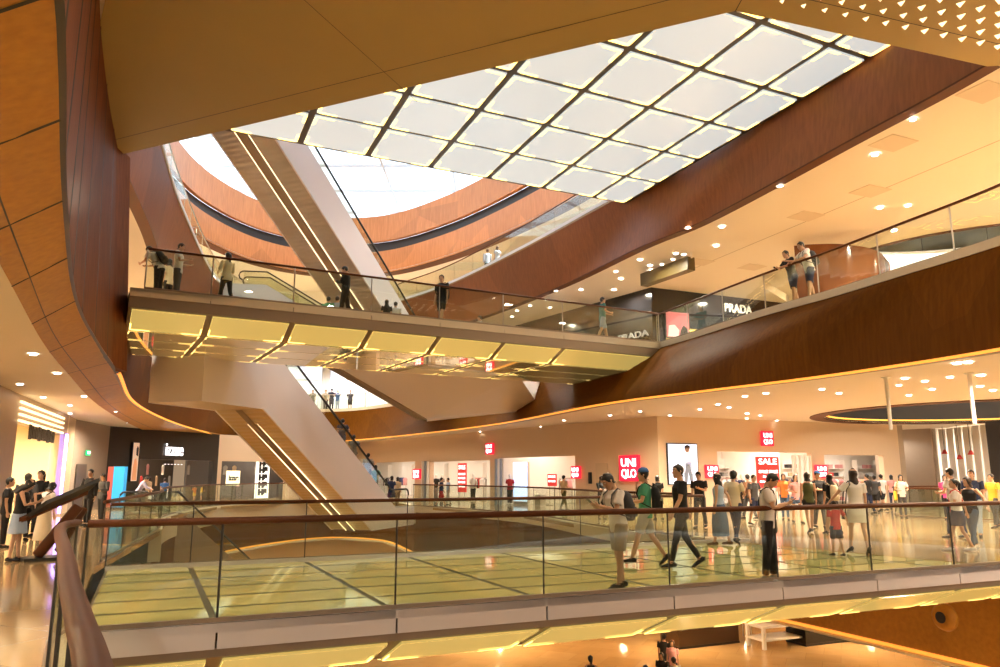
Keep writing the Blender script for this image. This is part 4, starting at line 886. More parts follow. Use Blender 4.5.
for i, px in enumerate((228, 241, 246, 250, 254, 272, 278)):
    q = QA + QD * wallpt(px, 480, QA, QD)[0] - QN * 1.6; garment(Vector((q.x, q.y, .9 + .8 * (i % 2))), math.atan2(QD.y, QD.x), (3, 2, 5, 4, 6, 2, 3)[i], 'garment shown in the second dark window near the escalator', 'garments in the second dark window')
# bright shop at the far left with glowing header
HA, HB = Vector((-15.5, 24.4, 0)), Vector((-18.9, 33.4, 0)); HD = (HB - HA).normalized(); HN = Vector((HD.y, -HD.x, 0))
M_GLOW = mat('warm_lit_interior_paint', (.80, .66, .42), .5)
HLn = (HB - HA).length
wall('wall_left', HA, HD, 0, HLn, 0, C1 + .02, M_TAN, [(.35, HLn - 1.6, 3.35)], N=HN)
poly_wall('wall_left', [((HA - HN * 4).x, (HA - HN * 4).y), ((HB - HN * 4).x, (HB - HN * 4).y)], 0, C1, M_GLOW, .2)
for s in (2.5, 5.5): q = HA + HD * s - HN * 2; area((q.x, q.y, 3.9), 420, (1, .82, .52), 2)
poly_wall('wall_left', [((HB + HD * .1).x, (HB + HD * .1).y), ((HB + HD * .1 - HN * 4).x, (HB + HD * .1 - HN * 4).y)], 0, C1 + .02, M_GLOW, -.2)
hd = thing('lit_header', 'glowing header of warm light strips over the bright shop at far left', 'shop header', (HA.x, HA.y, 3.3))
for z in (3.42, 3.62, 3.82, 4.02):
    m = MB(); q = HA + HD * (HLn - 1.2) / 2 + HN * .06; m.box((q.x, q.y, z), (HLn - 1.6, .06, .07), math.atan2(HD.y, HD.x)); m.build('light_strip', mat('soft_warm_strip', (.9, .8, .6), .4, emit=(1, .80, .48), es=1.7), hd)
lt = thing('shop_lettering', 'row of dark illegible shop letters under the glowing header at far left', 'shop lettering', (HA.x, HA.y, 2.9))
for i in range(9):
    q = HA + HD * (1.5 + i * .52) + HN * .14; m = MB(); hh = .42 if i % 3 else .5
    m.box((q.x, q.y, 3.12), (.07, .05, hh), math.atan2(HD.y, HD.x)); q2 = q + HD * .22; m.box((q2.x, q2.y, 3.12), (.07, .05, hh), math.atan2(HD.y, HD.x)); q3 = q + HD * .11; m.box((q3.x, q3.y, 3.12 + (hh / 2 - .05) * (1 if i % 2 else -1)), (.28, .05, .08), math.atan2(HD.y, HD.x)); m.build('letter', M_DARKM, lt)
v = MB(); q = onwall(60, 470, HA, HD, HN, .12); v.box((q.x, q.y, 1.75), (.12, .1, 3.3), math.atan2(HD.y, HD.x)); solo(v, 'led_tube', M_LEDV, 'tall violet white glowing tube at the right edge of the bright left shop', 'light tube')
for i, px in enumerate((18, 26, 33, 40, 46)):
    s, z = wallpt(px, 480, HA, HD); q = HA + HD * s - HN * 1.4
    pl = thing('pendant_lamp', 'small dark pendant lamp hanging in the bright left shop window', 'pendant', (q.x, q.y, 2.6), 'pendants in the left shop'); m = MB(); m.box((q.x, q.y, 3.6), (.015, .015, 1.9)); m.build('cord', M_BLACK, pl); m = MB(); m.tube([(q.x, q.y, 2.66), (q.x, q.y, 2.56)], [.05, .12], 10); m.build('shade', M_DARKM, pl)
for s in (2, 4, 6):
    q = HA + HD * s - HN * 3.4; m = MB(); m.box((q.x, q.y, 1.1), (1.5, .4, .04), math.atan2(HD.y, HD.x))
    t = thing('display_shelf', 'pale display shelf on the back wall of the bright left shop', 'shelf', (q.x, q.y, 0), 'shelves of the left shop'); m.build('board', M_SHELFW, t)
    m = MB(); m.box((q.x, q.y, 1.8), (1.5, .4, .04), math.atan2(HD.y, HD.x)); m.build('board', M_SHELFW, t); m = MB(); m.box((q.x - .1, q.y, 1.2), (1.5, .05, 2.4), math.atan2(HD.y, HD.x)); m.build('back', M_GLOW, t)
# grey door and little exit sign on the grey wall, blue and red banner stand
GA, GB_ = Vector((-20, 36, 0)), Vector((-20.9, 41, 0)); GD = (GB_ - GA).normalized(); GN = Vector((GD.y, -GD.x, 0))
HB2 = Vector((-20, 36, 0)); poly_wall('wall_left', [(-18.9, 33.4), (-20, 36)], 0, C1, M_TAN)
q = GA + GD * 1.2 + GN * .04; m = MB(); m.box((q.x, q.y, 1.1), (1.3, .06, 2.2), math.atan2(GD.y, GD.x)); struct(m.build('door_2', mat('dark_brown_door', (.06, .045, .035), .4)))
def exit_sign(p, D, N, label):
    t = thing('exit_sign', label, 'exit sign', p); ang = math.atan2(D.y, D.x)
    m = MB(); m.box(p, (.5, .06, .24), ang); m.build('sign_box', mat('green_exit_face', (.0, .35, .12), .4, emit=(.0, .75, .25), es=1.0), t)
    letters('EXIT', Vector(p) + N * .04, D, .16, M_SIGNW, t, width=.34)
q = GA + GD * 1.8 + GN * .08; exit_sign(Vector((q.x, q.y, 2.75)), GD, GN, 'small green exit sign on the grey wall at far left')
q = onwall(112.5, 500, Vector((-19.2, 39.0, 0)), UR, NR); b_ = thing('banner_stand', 'blue and red upright banner stand in front of the black shop', 'banner', (q.x, q.y, 0))
m = MB(); m.box((q.x + .28, q.y, 1.1), (.55, .3, 2.0)); m.build('blue_panel', mat('bright_blue_print', (.03, .28, .6), .4, emit=(.02, .35, .8), es=.5), b_)
m = MB(); m.box((q.x - .16, q.y + .02, 1.1), (.28, .28, 2.0)); m.build('red_panel', mat('dull_red_print', (.45, .10, .08), .4), b_)
m = MB(); m.box((q.x + .1, q.y, .05), (.9, .4, .1)); m.build('base', M_DARKM, b_)

# ------------------------------------------------------------------ right-hand end of the concourse
RA, RB = RWL[2], RWL[3]
a, b = Vector((24.4, 43.2, 0)), Vector((24.2, 38.2, 0)); dd = (b - a).normalized(); nn_ = Vector((dd.y, -dd.x, 0))
poly_wall('wall_right', [(27.5, 44.5), (28.5, 30)], 0, C1, M_SW, -.2)
poly_wall('wall_right', [(24.4, 43.2), (27.5, 44.5)], 0, C1, M_SW, -.2)
for y in (36, 41): area((26.2, y, 4.0), 240)
for i in range(7):
    y = 42.6 - i * .75; m = MB()
    m.loft([((24.6, y, .0), (.06, 0, 0), (0, .32, 0)), ((24.6, y + .02, 2.1), (.05, 0, 0), (0, .3, 0)), ((24.6, y, 4.2), (.06, 0, 0), (0, .33, 0))], 10)
    solo(m, 'hanging_drape', mat('sheer_white_drape', (.82, .78, .72), .6), 'tall sheer white drape in the bright shop window at far right', 'drape', 'white drapes at far right', True)
for i, (y, zz) in enumerate(((41.5, 2.9), (40.2, 2.6), (39.2, 2.8))):
    pl = thing('pendant_lamp', 'small red topped pendant hanging before the white drapes at far right', 'pendant', (24.0, y, zz), 'pendants at far right'); m = MB(); m.box((24.0, y, (zz + C1) / 2), (.02, .02, C1 - zz)); m.build('cord', M_BLACK, pl); m = MB(); m.tube([(24.0, y, zz + .12), (24.0, y, zz - .1)], [.05, .16], 10); m.build('shade', GARM[0], pl)
poly_wall('wall_right', [(24.1, 37.6), (25.4, 30), (28, 22)], 0, C1, M_DARKSH, -.25)
m = MB(); m.box((24.35, 35.6, 1.5), (.1, 2.2, 2.6), math.atan2(-7.6, 1.3) + PI / 2); solo(m, 'shop_window', mat('lit_window_display', (.6, .55, .5), .2, emit=(.8, .74, .66), es=.5), 'lit white display window in the black shop at the right edge', 'shop window')
q = Vector((22.2, 45.6, 0)); ea, eb = K1 + UR * 15.2, Vector((22.2, 45.6, 0)); ed = (eb - ea).normalized(); en = Vector((ed.y, -ed.x, 0))
eq = ea + ed * 2.6 + en * .1; m = MB(); m.box((eq.x, eq.y, 1.15), (1.3, .08, 2.3), math.atan2(ed.y, ed.x)); struct(m.build('door_3', MATS['dark_brown_door']))
eq = ea + ed * 1.2 + en * .12; exit_sign(Vector((eq.x, eq.y, 2.75)), ed, en, 'small green exit sign on the taupe wall right of the store')
for px, py, L in ((886, 377, 1.4), (969, 373, 1.3)):
    p = atz(px, py, C1); m = MB(); m.tube([(p.x, p.y, C1), (p.x, p.y, C1 - L)], .05, 8); m.tube([(p.x, p.y, C1 - .03), (p.x, p.y, C1)], .12, 12); solo(m, 'ceiling_rod', M_WPAINT, 'white rod hanging from the ceiling before the oval opening, %s' % ('at its left end' if px < 900 else 'at its right side'), 'rod')

# ------------------------------------------------------------------ second floor corner shop (black) and details
wall('wall_back', K2 - Vector((0, 0, Z2)), UL, 0, 18, Z2, C2 + .02, M_BGLOSS, [], N=NL)
s0, zt_ = wallpt(665, 315, K2, UR); s1 = wallpt(727, 312, K2, UR)[0]
wall('wall_back', K2 - Vector((0, 0, Z2)), UR, 0, 8.3, Z2, C2 + .02, M_BGLOSS, [(s0, s1, 8.75)], N=NR)
poly_wall('wall_back', [((K2 - NR * 2).x, (K2 - NR * 2).y), ((K2 - NR * 2 + UR * 8).x, (K2 - NR * 2 + UR * 8).y)], Z2, C2, mat('gold_lit_shop_wall', (.65, .48, .2), .4), .2)
q = K2 + UR * 4 - NR * 1; area((q.x, q.y, 10.3), 300, (1, .8, .4), 1.2)
simple_letters('PRADA', 737, 309.5, K2, UR, NR, .62, 'silver white shop name in capitals on the black second floor shop', m=mat('bright_letter', (.8, .8, .78), .4, emit=(1, .96, .9), es=.45), width=1.75)
simple_letters('PRADA', 634, 336, K2, UL, NL, .42, 'faint reflected shop name, built as letters low on the left face of the black shop', m=mat('reflected_letter', (.16, .16, .17), .3, emit=(.7, .72, .75), es=.12), width=2.1)  # glass reflection of the name, modelled as dim glowing letters
M_PINK = mat('pink_print', (.75, .22, .30), .5, emit=(.8, .25, .32), es=.35)
poster(665.5, 314, 687, 337, K2 - NR * -.05, UR, NR, 'pink poster with a pale figure in the black upper shop', M_PINK, [('printed_figure', M_PW, [(.05, .02), (.5, .02), (.55, .3), (.35, .5), (.1, .45)]), ('printed_shape', M_BLACK, [(.55, .02), (.95, .02), (.9, .4), (.75, .5), (.62, .3)])])
for i, px in enumerate((697, 703, 716)):
    s, z = wallpt(px, 320, K2, UR); q = K2 + UR * s - NR * .6; m = MB(); m.box((q.x, q.y, Z2 + .9), (.08, .3, 1.8), math.atan2(UR.y, UR.x)); m.box((q.x, q.y, Z2 + 1.8), (.5, .3, .06), math.atan2(UR.y, UR.x)); solo(m, 'display_stand', M_DARKM, 'dark display stand in the gold lit window of the black upper shop', 'display stand', 'display stands in the upper shop')
# hanging dark bulkhead on the upper ceiling with a white rod
a, b = atz(640, 270, C2), atz(687, 252, C2); c = aty(640, 286, a.y); d = aty(687, 272, b.y)
m = MB(); m.slab_between([Vector((a.x, a.y, c.z)), Vector((b.x, b.y, c.z))], [Vector((a.x, a.y, c.z + .55)), Vector((b.x, b.y, c.z + .55))], (.35, .2, 0)); t = thing('hanging_bulkhead', 'dark olive bulkhead hanging below the cream ceiling of the upper gallery', 'bulkhead', (a.x, a.y, c.z)); m.build('box', mat('dark_olive_panel', (.09, .065, .02), .4), t)
m = MB(); m.tube([(a.x + .3, a.y, C2), (a.x + .3, a.y, c.z + .5)], .05, 8); m.tube([(b.x + .2, b.y + .1, C2), (b.x + .2, b.y + .1, c.z + .5)], .04, 8); m.build('rod', M_WPAINT, t)
# sloping cream beam behind the two men
a, b = aty(764, 288, 33), aty(786, 301, 33); m = MB(); m.slab_between([a, b], [a + Vector((0, 0, .35)), b + Vector((0, 0, .35))], (.6, 1.2, .2)); m.box(((b.x + .5), b.y + .6, (Z2 + b.z) / 2), (.3, .5, b.z - Z2)); solo(m, 'sloping_panel', mat('cream_gloss', (.8, .7, .5), .3), 'pale sloping panel behind the balustrade left of the two leaning men', 'panel')
# third floor dark glass shop
T0 = Vector((9.6, 35.0, 0)); TD = Vector((-.553, .833, 0)); TN = Vector((-.833, -.553, 0))
wall('wall_back', T0, TD, -6, 15.6, Z3, C3 - .9, mat('dark_blue_shop_glass', (.012, .02, .035), .22, spec=.3), [], N=TN); M_BLUEL = mat('cool_window_light', (.3, .5, .7), .3, emit=(.25, .45, .7), es=.7)
wall('wall_back', T0, TD, -6, 15.6, C3 - .9, C3, M_WPAINT, [], N=TN)
for i in range(19):
    q = T0 + TD * (-5 + i * 1.1) + TN * .06; m = MB(); m.box((q.x, q.y, Z3 + 1.5), (.05, .05, 3.0), math.atan2(TD.y, TD.x)); solo(m, 'window_fin', M_STEEL, 'thin upright of the dark third floor shop glazing', 'upright', 'third floor glazing uprights')
for i in range(15):
    q = T0 + TD * (-4.6 + i * 1.35) + TN * .04; z = Z3 + 1.0 + .6 * (i % 3); m = MB(); m.box((q.x, q.y, z), (.5, .04, .35), math.atan2(TD.y, TD.x)); solo(m, 'window_display', M_BLUEL, 'small blue white display glowing in the dark third floor shop window', 'window display', 'third floor window displays')
# round outlet on the lower brown fascia
c = aty(945, 617, 17.2); m = MB(); nn2 = Vector((-.92, -.40, 0)); 
t = thing('round_outlet', 'round brown air outlet on the lower brown fascia at right', 'outlet', c)
m = MB(); m.tube([c - nn2 * .02, c + nn2 * .05, c + nn2 * .14, c + nn2 * .142], [.30, .28, .20, .14], 24); m.build('ring', M_GOLDW, t, True); m = MB(); m.tube([c + nn2 * .06, c + nn2 * .147], .12, 20); m.build('throat', M_BLACK, t)

# ------------------------------------------------------------------ ground floor far below
def at0(px, py): return atz(px, py, Z0)
def counter(px, py, sx, sy, h, m_, label, top=None, cat='counter', rz=R(24)):
    p = at0(px, py); t = thing('display_counter', label, cat, p); ang = rz
    b = MB(); b.box(p + Vector((0, 0, h / 2)), (sx, sy, h), ang); b.build('body', m_, t)
    b = MB(); b.box(p + Vector((0, 0, h + .03)), (sx + .1, sy + .1, .06), ang); b.build('top', top or m_, t)
    b = MB(); b.box(p + Vector((0, 0, .05)), (sx + .04, sy + .04, .1), ang); b.build('plinth', M_DARKM, t); return p
def open_table(px, py, sx, sy, h, m_, label, rz=R(24)):
    p = at0(px, py); t = thing('display_table', label, 'table', p); mt = Matrix.Rotation(rz, 3, 'Z')
    b = MB(); b.box(p + Vector((0, 0, h)), (sx, sy, .12), rz); b.build('top', m_, t); b = MB(); b.box(p + Vector((0, 0, h * .4)), (sx, sy, .08), rz); b.build('shelf', m_, t)
    for x in (-1, 1):
        for y in (-1, 1): b = MB(); b.box(p + mt @ Vector((x * (sx / 2 - .08), y * (sy / 2 - .08), h / 2)), (.14, .14, h), rz); b.build('leg', m_, t)
    return p
p = open_table(777, 645, 2.6, 1.2, .95, M_SW, 'white display table with red goods on the ground floor'); pp = p
for i in range(5):
    q = p + Vector((-.9 + i * .42, -.2 + i * .2, 1.02)); m = MB(); m.loft([(q, (.16, 0, 0), (0, .1, 0)), (q + Vector((0, 0, .3)), (.13, 0, 0), (0, .07, 0))], 8); m.tube([q + Vector((-.09, 0, .3)), q + Vector((-.05, 0, .42)), q + Vector((.05, 0, .42)), q + Vector((.09, 0, .3))], .012, 6); solo(m, 'handbag', (GARM[0], GARM[4])[i % 2], ('red', 'tan')[i % 2] + ' handbag displayed on the white ground floor table', 'handbag', ('red', 'tan')[i % 2] + ' bags on the table')
open_table(742, 622, 2.4, 1.2, .9, M_SW, 'farther white display table on the ground floor behind the red goods')
counter(822, 641, 3.2, 1.2, 1.0, M_DARKSH, 'long black display counter on the ground floor right of the white table')
counter(700, 643, 3.4, 1.4, .9, mat('dark_brown_counter', (.08, .045, .025), .3), 'dark brown display island on the ground floor with a pale figure on top', M_DARKM)
counter(640, 618, 2.6, 1.2, 1.2, M_DARKSH, 'dark stall on the ground floor behind the group of visitors')
p = at0(741, 637)
for i, (px, py) in enumerate(((733, 636), (741, 634))):
    q = at0(px, py); t = thing('garment_rack', 'dark ground floor clothes rail with black garments, the %s of two' % ('left' if i == 0 else 'right'), 'clothes rack', q); m = MB(); m.box(q + Vector((0, 0, 1.6)), (1.0, .04, .04)); m.build('rail', M_STEEL, t)
    for sx in (-1, 1): m = MB(); m.box(q + Vector((sx * .5, 0, .8)), (.04, .04, 1.6)); m.build('post', M_STEEL, t)
    for k in range(4): garment(q + Vector((-.35 + k * .23, 0, .95)), R(80), 5, 'black garment on a ground floor clothes rail', 'black garments on the ground floor')
mannequin(at0(712, 640) + Vector((0, 0, .96)), R(180), 'dark dressed mannequin standing on the brown ground floor island', GARM[5], GARM[5])
m = MB(); q = at0(696, 628); m.box(q + Vector((0, 0, 1.3)), (.9, .12, 2.0)); m.box(q + Vector((0, 0, .15)), (1.0, .4, .3)); solo(m, 'screen_totem', mat('white_blue_totem', (.7, .75, .85), .3, emit=(.7, .8, 1), es=.9), 'bright white upright screen on the ground floor behind the visitors', 'screen')

# ------------------------------------------------------------------ tilted directory board by the curved handrail
D0 = atz(58, 553, 0); d_ = thing('directory_stand', 'dark tilted directory board on a leaning brown post at the start of the bridge', 'directory', (-9.3, 15.9, 0))
a, b = aty(21, 519, 15.4), aty(84, 492, 16.9); 
m = MB(); m.slab_between([a, b], [a + Vector((.24, .36, .34)), b + Vector((.15, .3, .30))], (.03, -.02, -.07)); m.build('board', M_DARKM, d_)
m = MB(); m.slab_between([a + Vector((-.02, -.03, -.05)), b + Vector((-.02, -.03, -.05))], [a + Vector((-.02, -.03, .03)), b + Vector((-.02, -.03, .03))], (.1, .05, 0)); m.build('frame_edge', M_RAILW, d_)
m = MB(); p1, p2 = aty(37, 556, 15.7), aty(78, 507, 16.3); m.tube([p1, p1.lerp(p2, .5), p2], .11, 10); m.build('post', M_RAILW, d_, True)
m = MB(); p1, p2 = aty(58, 551, 16.2), aty(84, 509, 16.8); m.tube([p1, p2], .08, 10); m.build('post', M_RAILW, d_, True)
m = MB(); q = (aty(37, 556, 15.7) + aty(58, 551, 16.2)) / 2; m.box((q.x, q.y, .03), (.9, .6, .06), R(40)); m.build('base', M_DARKM, d_)

M_HATCH = mat('ceiling_hatch_paint', (.76, .64, .50), .6)
for px, py in ((870, 191), (893, 143), (985, 92), (700, 262), (752, 267), (806, 216)):
    p = atz(px, py, C2); m = MB(); m.box((p.x, p.y, C2 - .008), (1.0, .8, .016), R(24)); solo(m, 'ceiling_hatch', M_HATCH, 'square access hatch in the cream ceiling of the upper right gallery', 'hatch', 'ceiling hatches')
m = MB(); a, b = atz(690, 270, C2), atz(1000, 140, C2); d_ = (b - a).normalized(); n_ = Vector((-d_.y, d_.x, 0)) * .02; z_ = Vector((0, 0, -.004)); m.quad(a - n_ + z_, b - n_ + z_, b + n_ + z_, a + n_ + z_); trim(m, mat('ceiling_joint', (.45, .36, .26), .6))
# ------------------------------------------------------------------ people
SKIN = {'light': mat('skin_light', (.56, .33, .21), .5), 'tan': mat('skin_tan', (.46, .25, .15), .5)}
HAIRC = {'black': mat('hair_black', (.012, .010, .009), .45), 'brown': mat('hair_dark_brown', (.026, .013, .008), .45)}
CL = {}
def cloth(c):
    pal = dict(white=(.74, .70, .66), cream=(.70, .60, .42), black=(.012, .011, .012), navy=(.02, .03, .08), grey=(.20, .19, .18), lgrey=(.42, .40, .37), khaki=(.36, .30, .22), red=(.50, .03, .03), pink=(.62, .30, .28),
               teal=(.03, .20, .22), denim=(.07, .12, .22), lblue=(.36, .46, .62), olive=(.08, .09, .03), orange=(.62, .20, .04), yellow=(.66, .46, .04), lilac=(.45, .40, .52), brown=(.16, .08, .04), tan=(.48, .34, .20), green=(.06, .30, .18), magenta=(.5, .05, .22), dgrey=(.06, .06, .065), blue=(.05, .16, .45))
    if c not in CL: CL[c] = mat('cloth_' + c, pal[c], .85)
    return CL[c]
M_EYEW = mat('eye_white', (.75, .73, .70), .3); M_LIPS = mat('lips', (.38, .13, .11), .5); M_PHONE = mat('phone_black', (.02, .02, .025), .15)
def remesh(mb, name, m, parent, vox, sm=2):
    o = mb.build(name, m, None, True)
    md = o.modifiers.new('r', 'REMESH'); md.mode = 'VOXEL'; md.voxel_size = vox; md.use_smooth_shade = True
    if sm: s = o.modifiers.new('s', 'SMOOTH'); s.factor = .5; s.iterations = sm
    dg = bpy.context.evaluated_depsgraph_get(); me = bpy.data.meshes.new_from_object(o.evaluated_get(dg))
    o.modifiers.clear(); old = o.data; o.data = me; bpy.data.meshes.remove(old); me.name = name
    me.materials.clear(); me.materials.append(m)
    if parent: o.parent = parent
    return o
def limb(mb, pts, rs, n=10, flat=1.0, cap=True, side=(1, 0, 0)):
    pts = [Vector(p) for p in pts]; secs = []
    for i, p in enumerate(pts):
        d = (pts[min(i + 1, len(pts) - 1)] - pts[max(0, i - 1)]).normalized(); a = d.cross(Vector(side))
        if a.length < .1: a = d.cross(Vector((0, 1, .2)))
        a.normalize(); b = d.cross(a).normalized(); secs.append((p, a * rs[i], b * rs[i] * flat))
    if cap:
        d0 = (pts[0] - pts[1]).normalized(); d1 = (pts[-1] - pts[-2]).normalized()
        c, a, b = secs[0]; secs.insert(0, (c + d0 * rs[0] * .55, a * .6, b * .6))
        c, a, b = secs[-1]; secs.append((c + d1 * rs[-1] * .55, a * .6, b * .6))
    mb.loft(secs, n)
HEADS = [(-.118, .022, .080, .036), (-.104, .042, .090, .004), (-.075, .057, .091, -.045), (-.04, .066, .090, -.078), (0, .072, .087, -.094), (.045, .074, .087, -.098), (.08, .066, .072, -.086), (.104, .045, .042, -.056), (.116, .018, .010, -.022)]
def hrad(z):
    H = HEADS
    if z <= H[0][0]: return H[2][1:]
    for a, b in zip(H, H[1:]):
        if a[0] <= z <= b[0]:
            t = (z - a[0]) / (b[0] - a[0]); return tuple(a[k] + (b[k] - a[k]) * t for k in (1, 2, 3))
    return H[-1][1:]
PEOPLE = {}
def person(key, loc, h, face, label, top=('tee', 'white'), bottom=('trousers', 'black'), hair=('short', 'black'), shoe='black', legs=((0, 0), (0, 0)), arms=('down', 'down'), lean=0, head=(0, 0), sex='m', skin='light', lod=1, group=None, foot=(0, 0), spread=.0):
    """loc: the point between the feet on the floor; face: heading in degrees (0 = away from the camera, 90 = to the left)"""
    nr = lod == 0; vox = {0: .0085, 1: .0125, 2: .019}[lod]
    fem = sex == 'f'; k = h / 1.72
    # --- joints
    PEL = Vector((0, 0, .93)); lg = []
    for s, (hf, kf), fp in zip((-1, 1), legs, foot):
        hip = Vector((s * .088, 0, .91)); a = R(hf); b = R(hf - kf)
        knee = hip + Vector((s * spread * .42, math.sin(a) * .425, -math.cos(a) * .425)); ank = knee + Vector((s * spread * .3, math.sin(b) * .41, -math.cos(b) * .41))
        toe_a = R(fp); td = Vector((s * .10, math.cos(toe_a), -math.sin(toe_a))).normalized()
        up_ = Vector((0, math.sin(toe_a), math.cos(toe_a)))
        heel = ank - up_ * .062 - td * .055; toe = ank - up_ * .068 + td * .165; lg.append([hip, knee, ank, heel, toe, td, up_])
    low = min(min(L[3].z - .015, L[4].z - .012) for L in lg); up = Vector((0, 0, -low)); PEL += up
    for L in lg:
        for i in range(5): L[i] = L[i] + up
    RL = Matrix.Rotation(R(-lean), 3, 'X')
    def T(x, y, z): return PEL + RL @ Vector((x, y, z - .93))
    shw = .165 if fem else .188
    RH = RL @ Matrix.Rotation(R(head[1]), 3, 'Z') @ Matrix.Rotation(R(-head[0]), 3, 'X')
    nb = T(0, -.012, 1.46); hc = nb + RL @ Vector((0, .018, .07)) + RH @ Vector((0, .012, .085))
    def Hd(x, y, z): return hc + RH @ Vector((x, y, z))
    ar = []
    for s, A in zip((-1, 1), arms):
        sh = T(s * shw, -.012, 1.415)
        # wrist target relative to the shoulder (outward, forward, up), elbow pole (outward, forward, up), palm normal
        P = dict(down=((.05, .04, -.53), (.25, -1, .1), (-1, .15, 0)), fwd=((.03, .20, -.49), (.2, -1, -.2), (-1, 0, 0)), back=((.08, -.20, -.48), (.3, -1, .2), (-1, -.2, 0)),
                 phone=((-.10, .30, -.20), (.6, -.35, -1), (-.35, -.6, .7)), hold=((-.03, .28, -.30), (.7, -.5, -1), (-.5, -.4, .6)), rail=((-.02, .34, -.30), (.9, -.3, -.6), (0, 0, -1)), railp=((-.16, .34, -.26), (.9, -.2, -.6), (0, -.6, .7)),
                 cross=((-.24, .19, -.24), (.9, .1, -.8), (0, -1, 0)), strap=((-.05, .16, -.03), (.7, .2, -1), (0, -1, 0)), up=((-.06, .22, .05), (.7, .3, -1), (-.4, -1, 0)), hip=((.06, .03, -.40), (1, -.6, .2), (-1, 0, 0)), out=((.32, .16, -.38), (.3, -1, .2), (-.6, 0, -.7)), reach=((.02, .44, -.20), (.5, -.3, -1), (0, 0, -1)))[A]
        f = lambda v: Vector((s * v[0], v[1], v[2]))
        l1, l2 = .285, .25; d = f(P[0]); 
        if A in ('down', 'back', 'fwd') and lean: pass
        D_ = min(d.length, (l1 + l2) * .995); dn = d.normalized(); pole = f(P[1]); pole = (pole - dn * pole.dot(dn)).normalized()
        x = (l1 * l1 - l2 * l2 + D_ * D_) / (2 * D_); y = math.sqrt(max(0, l1 * l1 - x * x))
        el = sh + dn * x + pole * y; wr = sh + dn * D_; pn = f(P[2]).normalized(); ar.append([sh, el, wr, pn, A, s])
    # --- body
    b = MB(); bst = .118 if fem else .108
    secs = [(.82, .10, .09, -.005), (.88, .150 if not fem else .160, .108, -.01), (.95, .152 if not fem else .163, .112, -.008), (1.05, .138 if not fem else .122, .096, 0), (1.13, .136 if not fem else .116, .094, .002), (1.25, .155 if not fem else .138, .110 if not fem else .115, .004), (1.34, .168 if not fem else .148, bst, 0), (1.41, .150 if not fem else .130, .085, -.01), (1.455, .085, .066, -.014)]
    X_ = RL @ Vector((1, 0, 0)); Y_ = RL @ Vector((0, 1, 0))
    b.loft([(T(0, y, z), X_ * rx, Y_ * ry) for z, rx, ry, y in secs], 16)
    limb(b, [T(0, -.014, 1.42), nb + RL @ Vector((0, .0, .03)), hc + RH @ Vector((0, -.015, -.07))], [.062, .054, .055] if not fem else [.054, .046, .048])
    b.loft([(Hd(0, (f + bk) / 2, z), RH @ Vector((rx, 0, 0)), RH @ Vector((0, (f - bk) / 2, 0))) for z, rx, f, bk in HEADS], 16)
    limb(b, [Hd(0, .082, .022), Hd(0, .098, -.012), Hd(0, .106, -.032)], [.009, .012, .015], 8)
    if lod < 2:
        for s in (-1, 1):
            limb(b, [Hd(s * .070, -.006, .022), Hd(s * .080, -.014, .002), Hd(s * .072, -.004, -.030)], [.011, .016, .009], 8)
            limb(b, [Hd(s * .012, .084, .040), Hd(s * .045, .078, .038)], [.011, .010], 6)
    cf = 1.0 if not fem else .88
    for L in lg:
        h_, kn, an, he, to, td, u_ = L
        limb(b, [h_ + Vector((0, 0, .02)), h_.lerp(kn, .35), kn, kn.lerp(an, .3) + Vector((0, -.012, 0)), an], [.088 * (1 if not fem else 1.02), .076 * cf, .053 * cf, .053 * cf, .036], 12)
        limb(b, [he + u_ * .015, an - u_ * .02 + td * .02, he.lerp(to, .6) + u_ * .008, to + td * .0 + u_ * -.0], [.033, .038, .036, .026], 10, .85)
    for sh, el, wr, pn, A, s in ar:
        limb(b, [sh.lerp(T(0, -.01, 1.38), .25), sh, sh.lerp(el, .4), el, el.lerp(wr, .35), wr], [.058 * cf, .058 * cf, .046 * cf, .036 * cf, .037 * cf, .025], 10)
        fd = (wr - el).normalized()
        if A in ('rail', 'railp', 'cross'): fd = (fd + Vector((-s * .5, .2, 0))).normalized()
        pn = (pn - fd * pn.dot(fd)).normalized(); w = fd.cross(pn).normalized()
        tw = w if w.y > 0 or (abs(w.y) < .3 and w.z > 0) else -w
        palm = wr + fd * .05; hs = .9 if fem else 1.0
        b.loft([(wr - fd * .01, w * .024 * hs, pn * .020), (wr + fd * .025, w * .033 * hs, pn * .018), (wr + fd * .075, w * .042 * hs, pn * .015), (wr + fd * .092, w * .040 * hs, pn * .012)], 10)
        if lod < 2:
            cu = {'phone': 55, 'hold': 50, 'rail': 42, 'strap': 70}.get(A, 22); fr = .0088 if nr else .0098
            for i, (o_, ln) in enumerate(((.030, .068), (.010, .077), (-.010, .072), (-.030, .056))):
                base = wr + fd * .086 + tw * o_ * hs; c1, c2, c3 = R(cu * .35), R(cu * .9), R(cu * 1.4); p = [base]
                for c_, q in ((c1, .42), (c2, .33), (c3, .25)): p.append(p[-1] + (fd * math.cos(c_) + pn * math.sin(c_)) * ln * q)
                limb(b, p, [fr, fr * .95, fr * .9, fr * .8], 7)
            b0 = wr + fd * .028 + tw * .026 * hs; limb(b, [b0, b0 + tw * .028 + fd * .028 + pn * .012, b0 + tw * .034 + fd * .062 + pn * .022], [.013, .0105, .0085], 7)
    body = remesh(b, 'person', SKIN[skin], None, vox, 2)
    body.location = loc; body.rotation_euler = (0, 0, R(face)); body.scale = (k, k, k); ORG[body.name] = Vector((0, 0, 0))
    tag(body, label, 'person', group)
    def child(mb, name, m, vx=None, sm=2): return remesh(mb, name, m, body, vx or max(vox, .012), sm)
    def plain(mb, name, m): o = mb.build(name, m, body, True, origin=(0, 0, 0)); return o
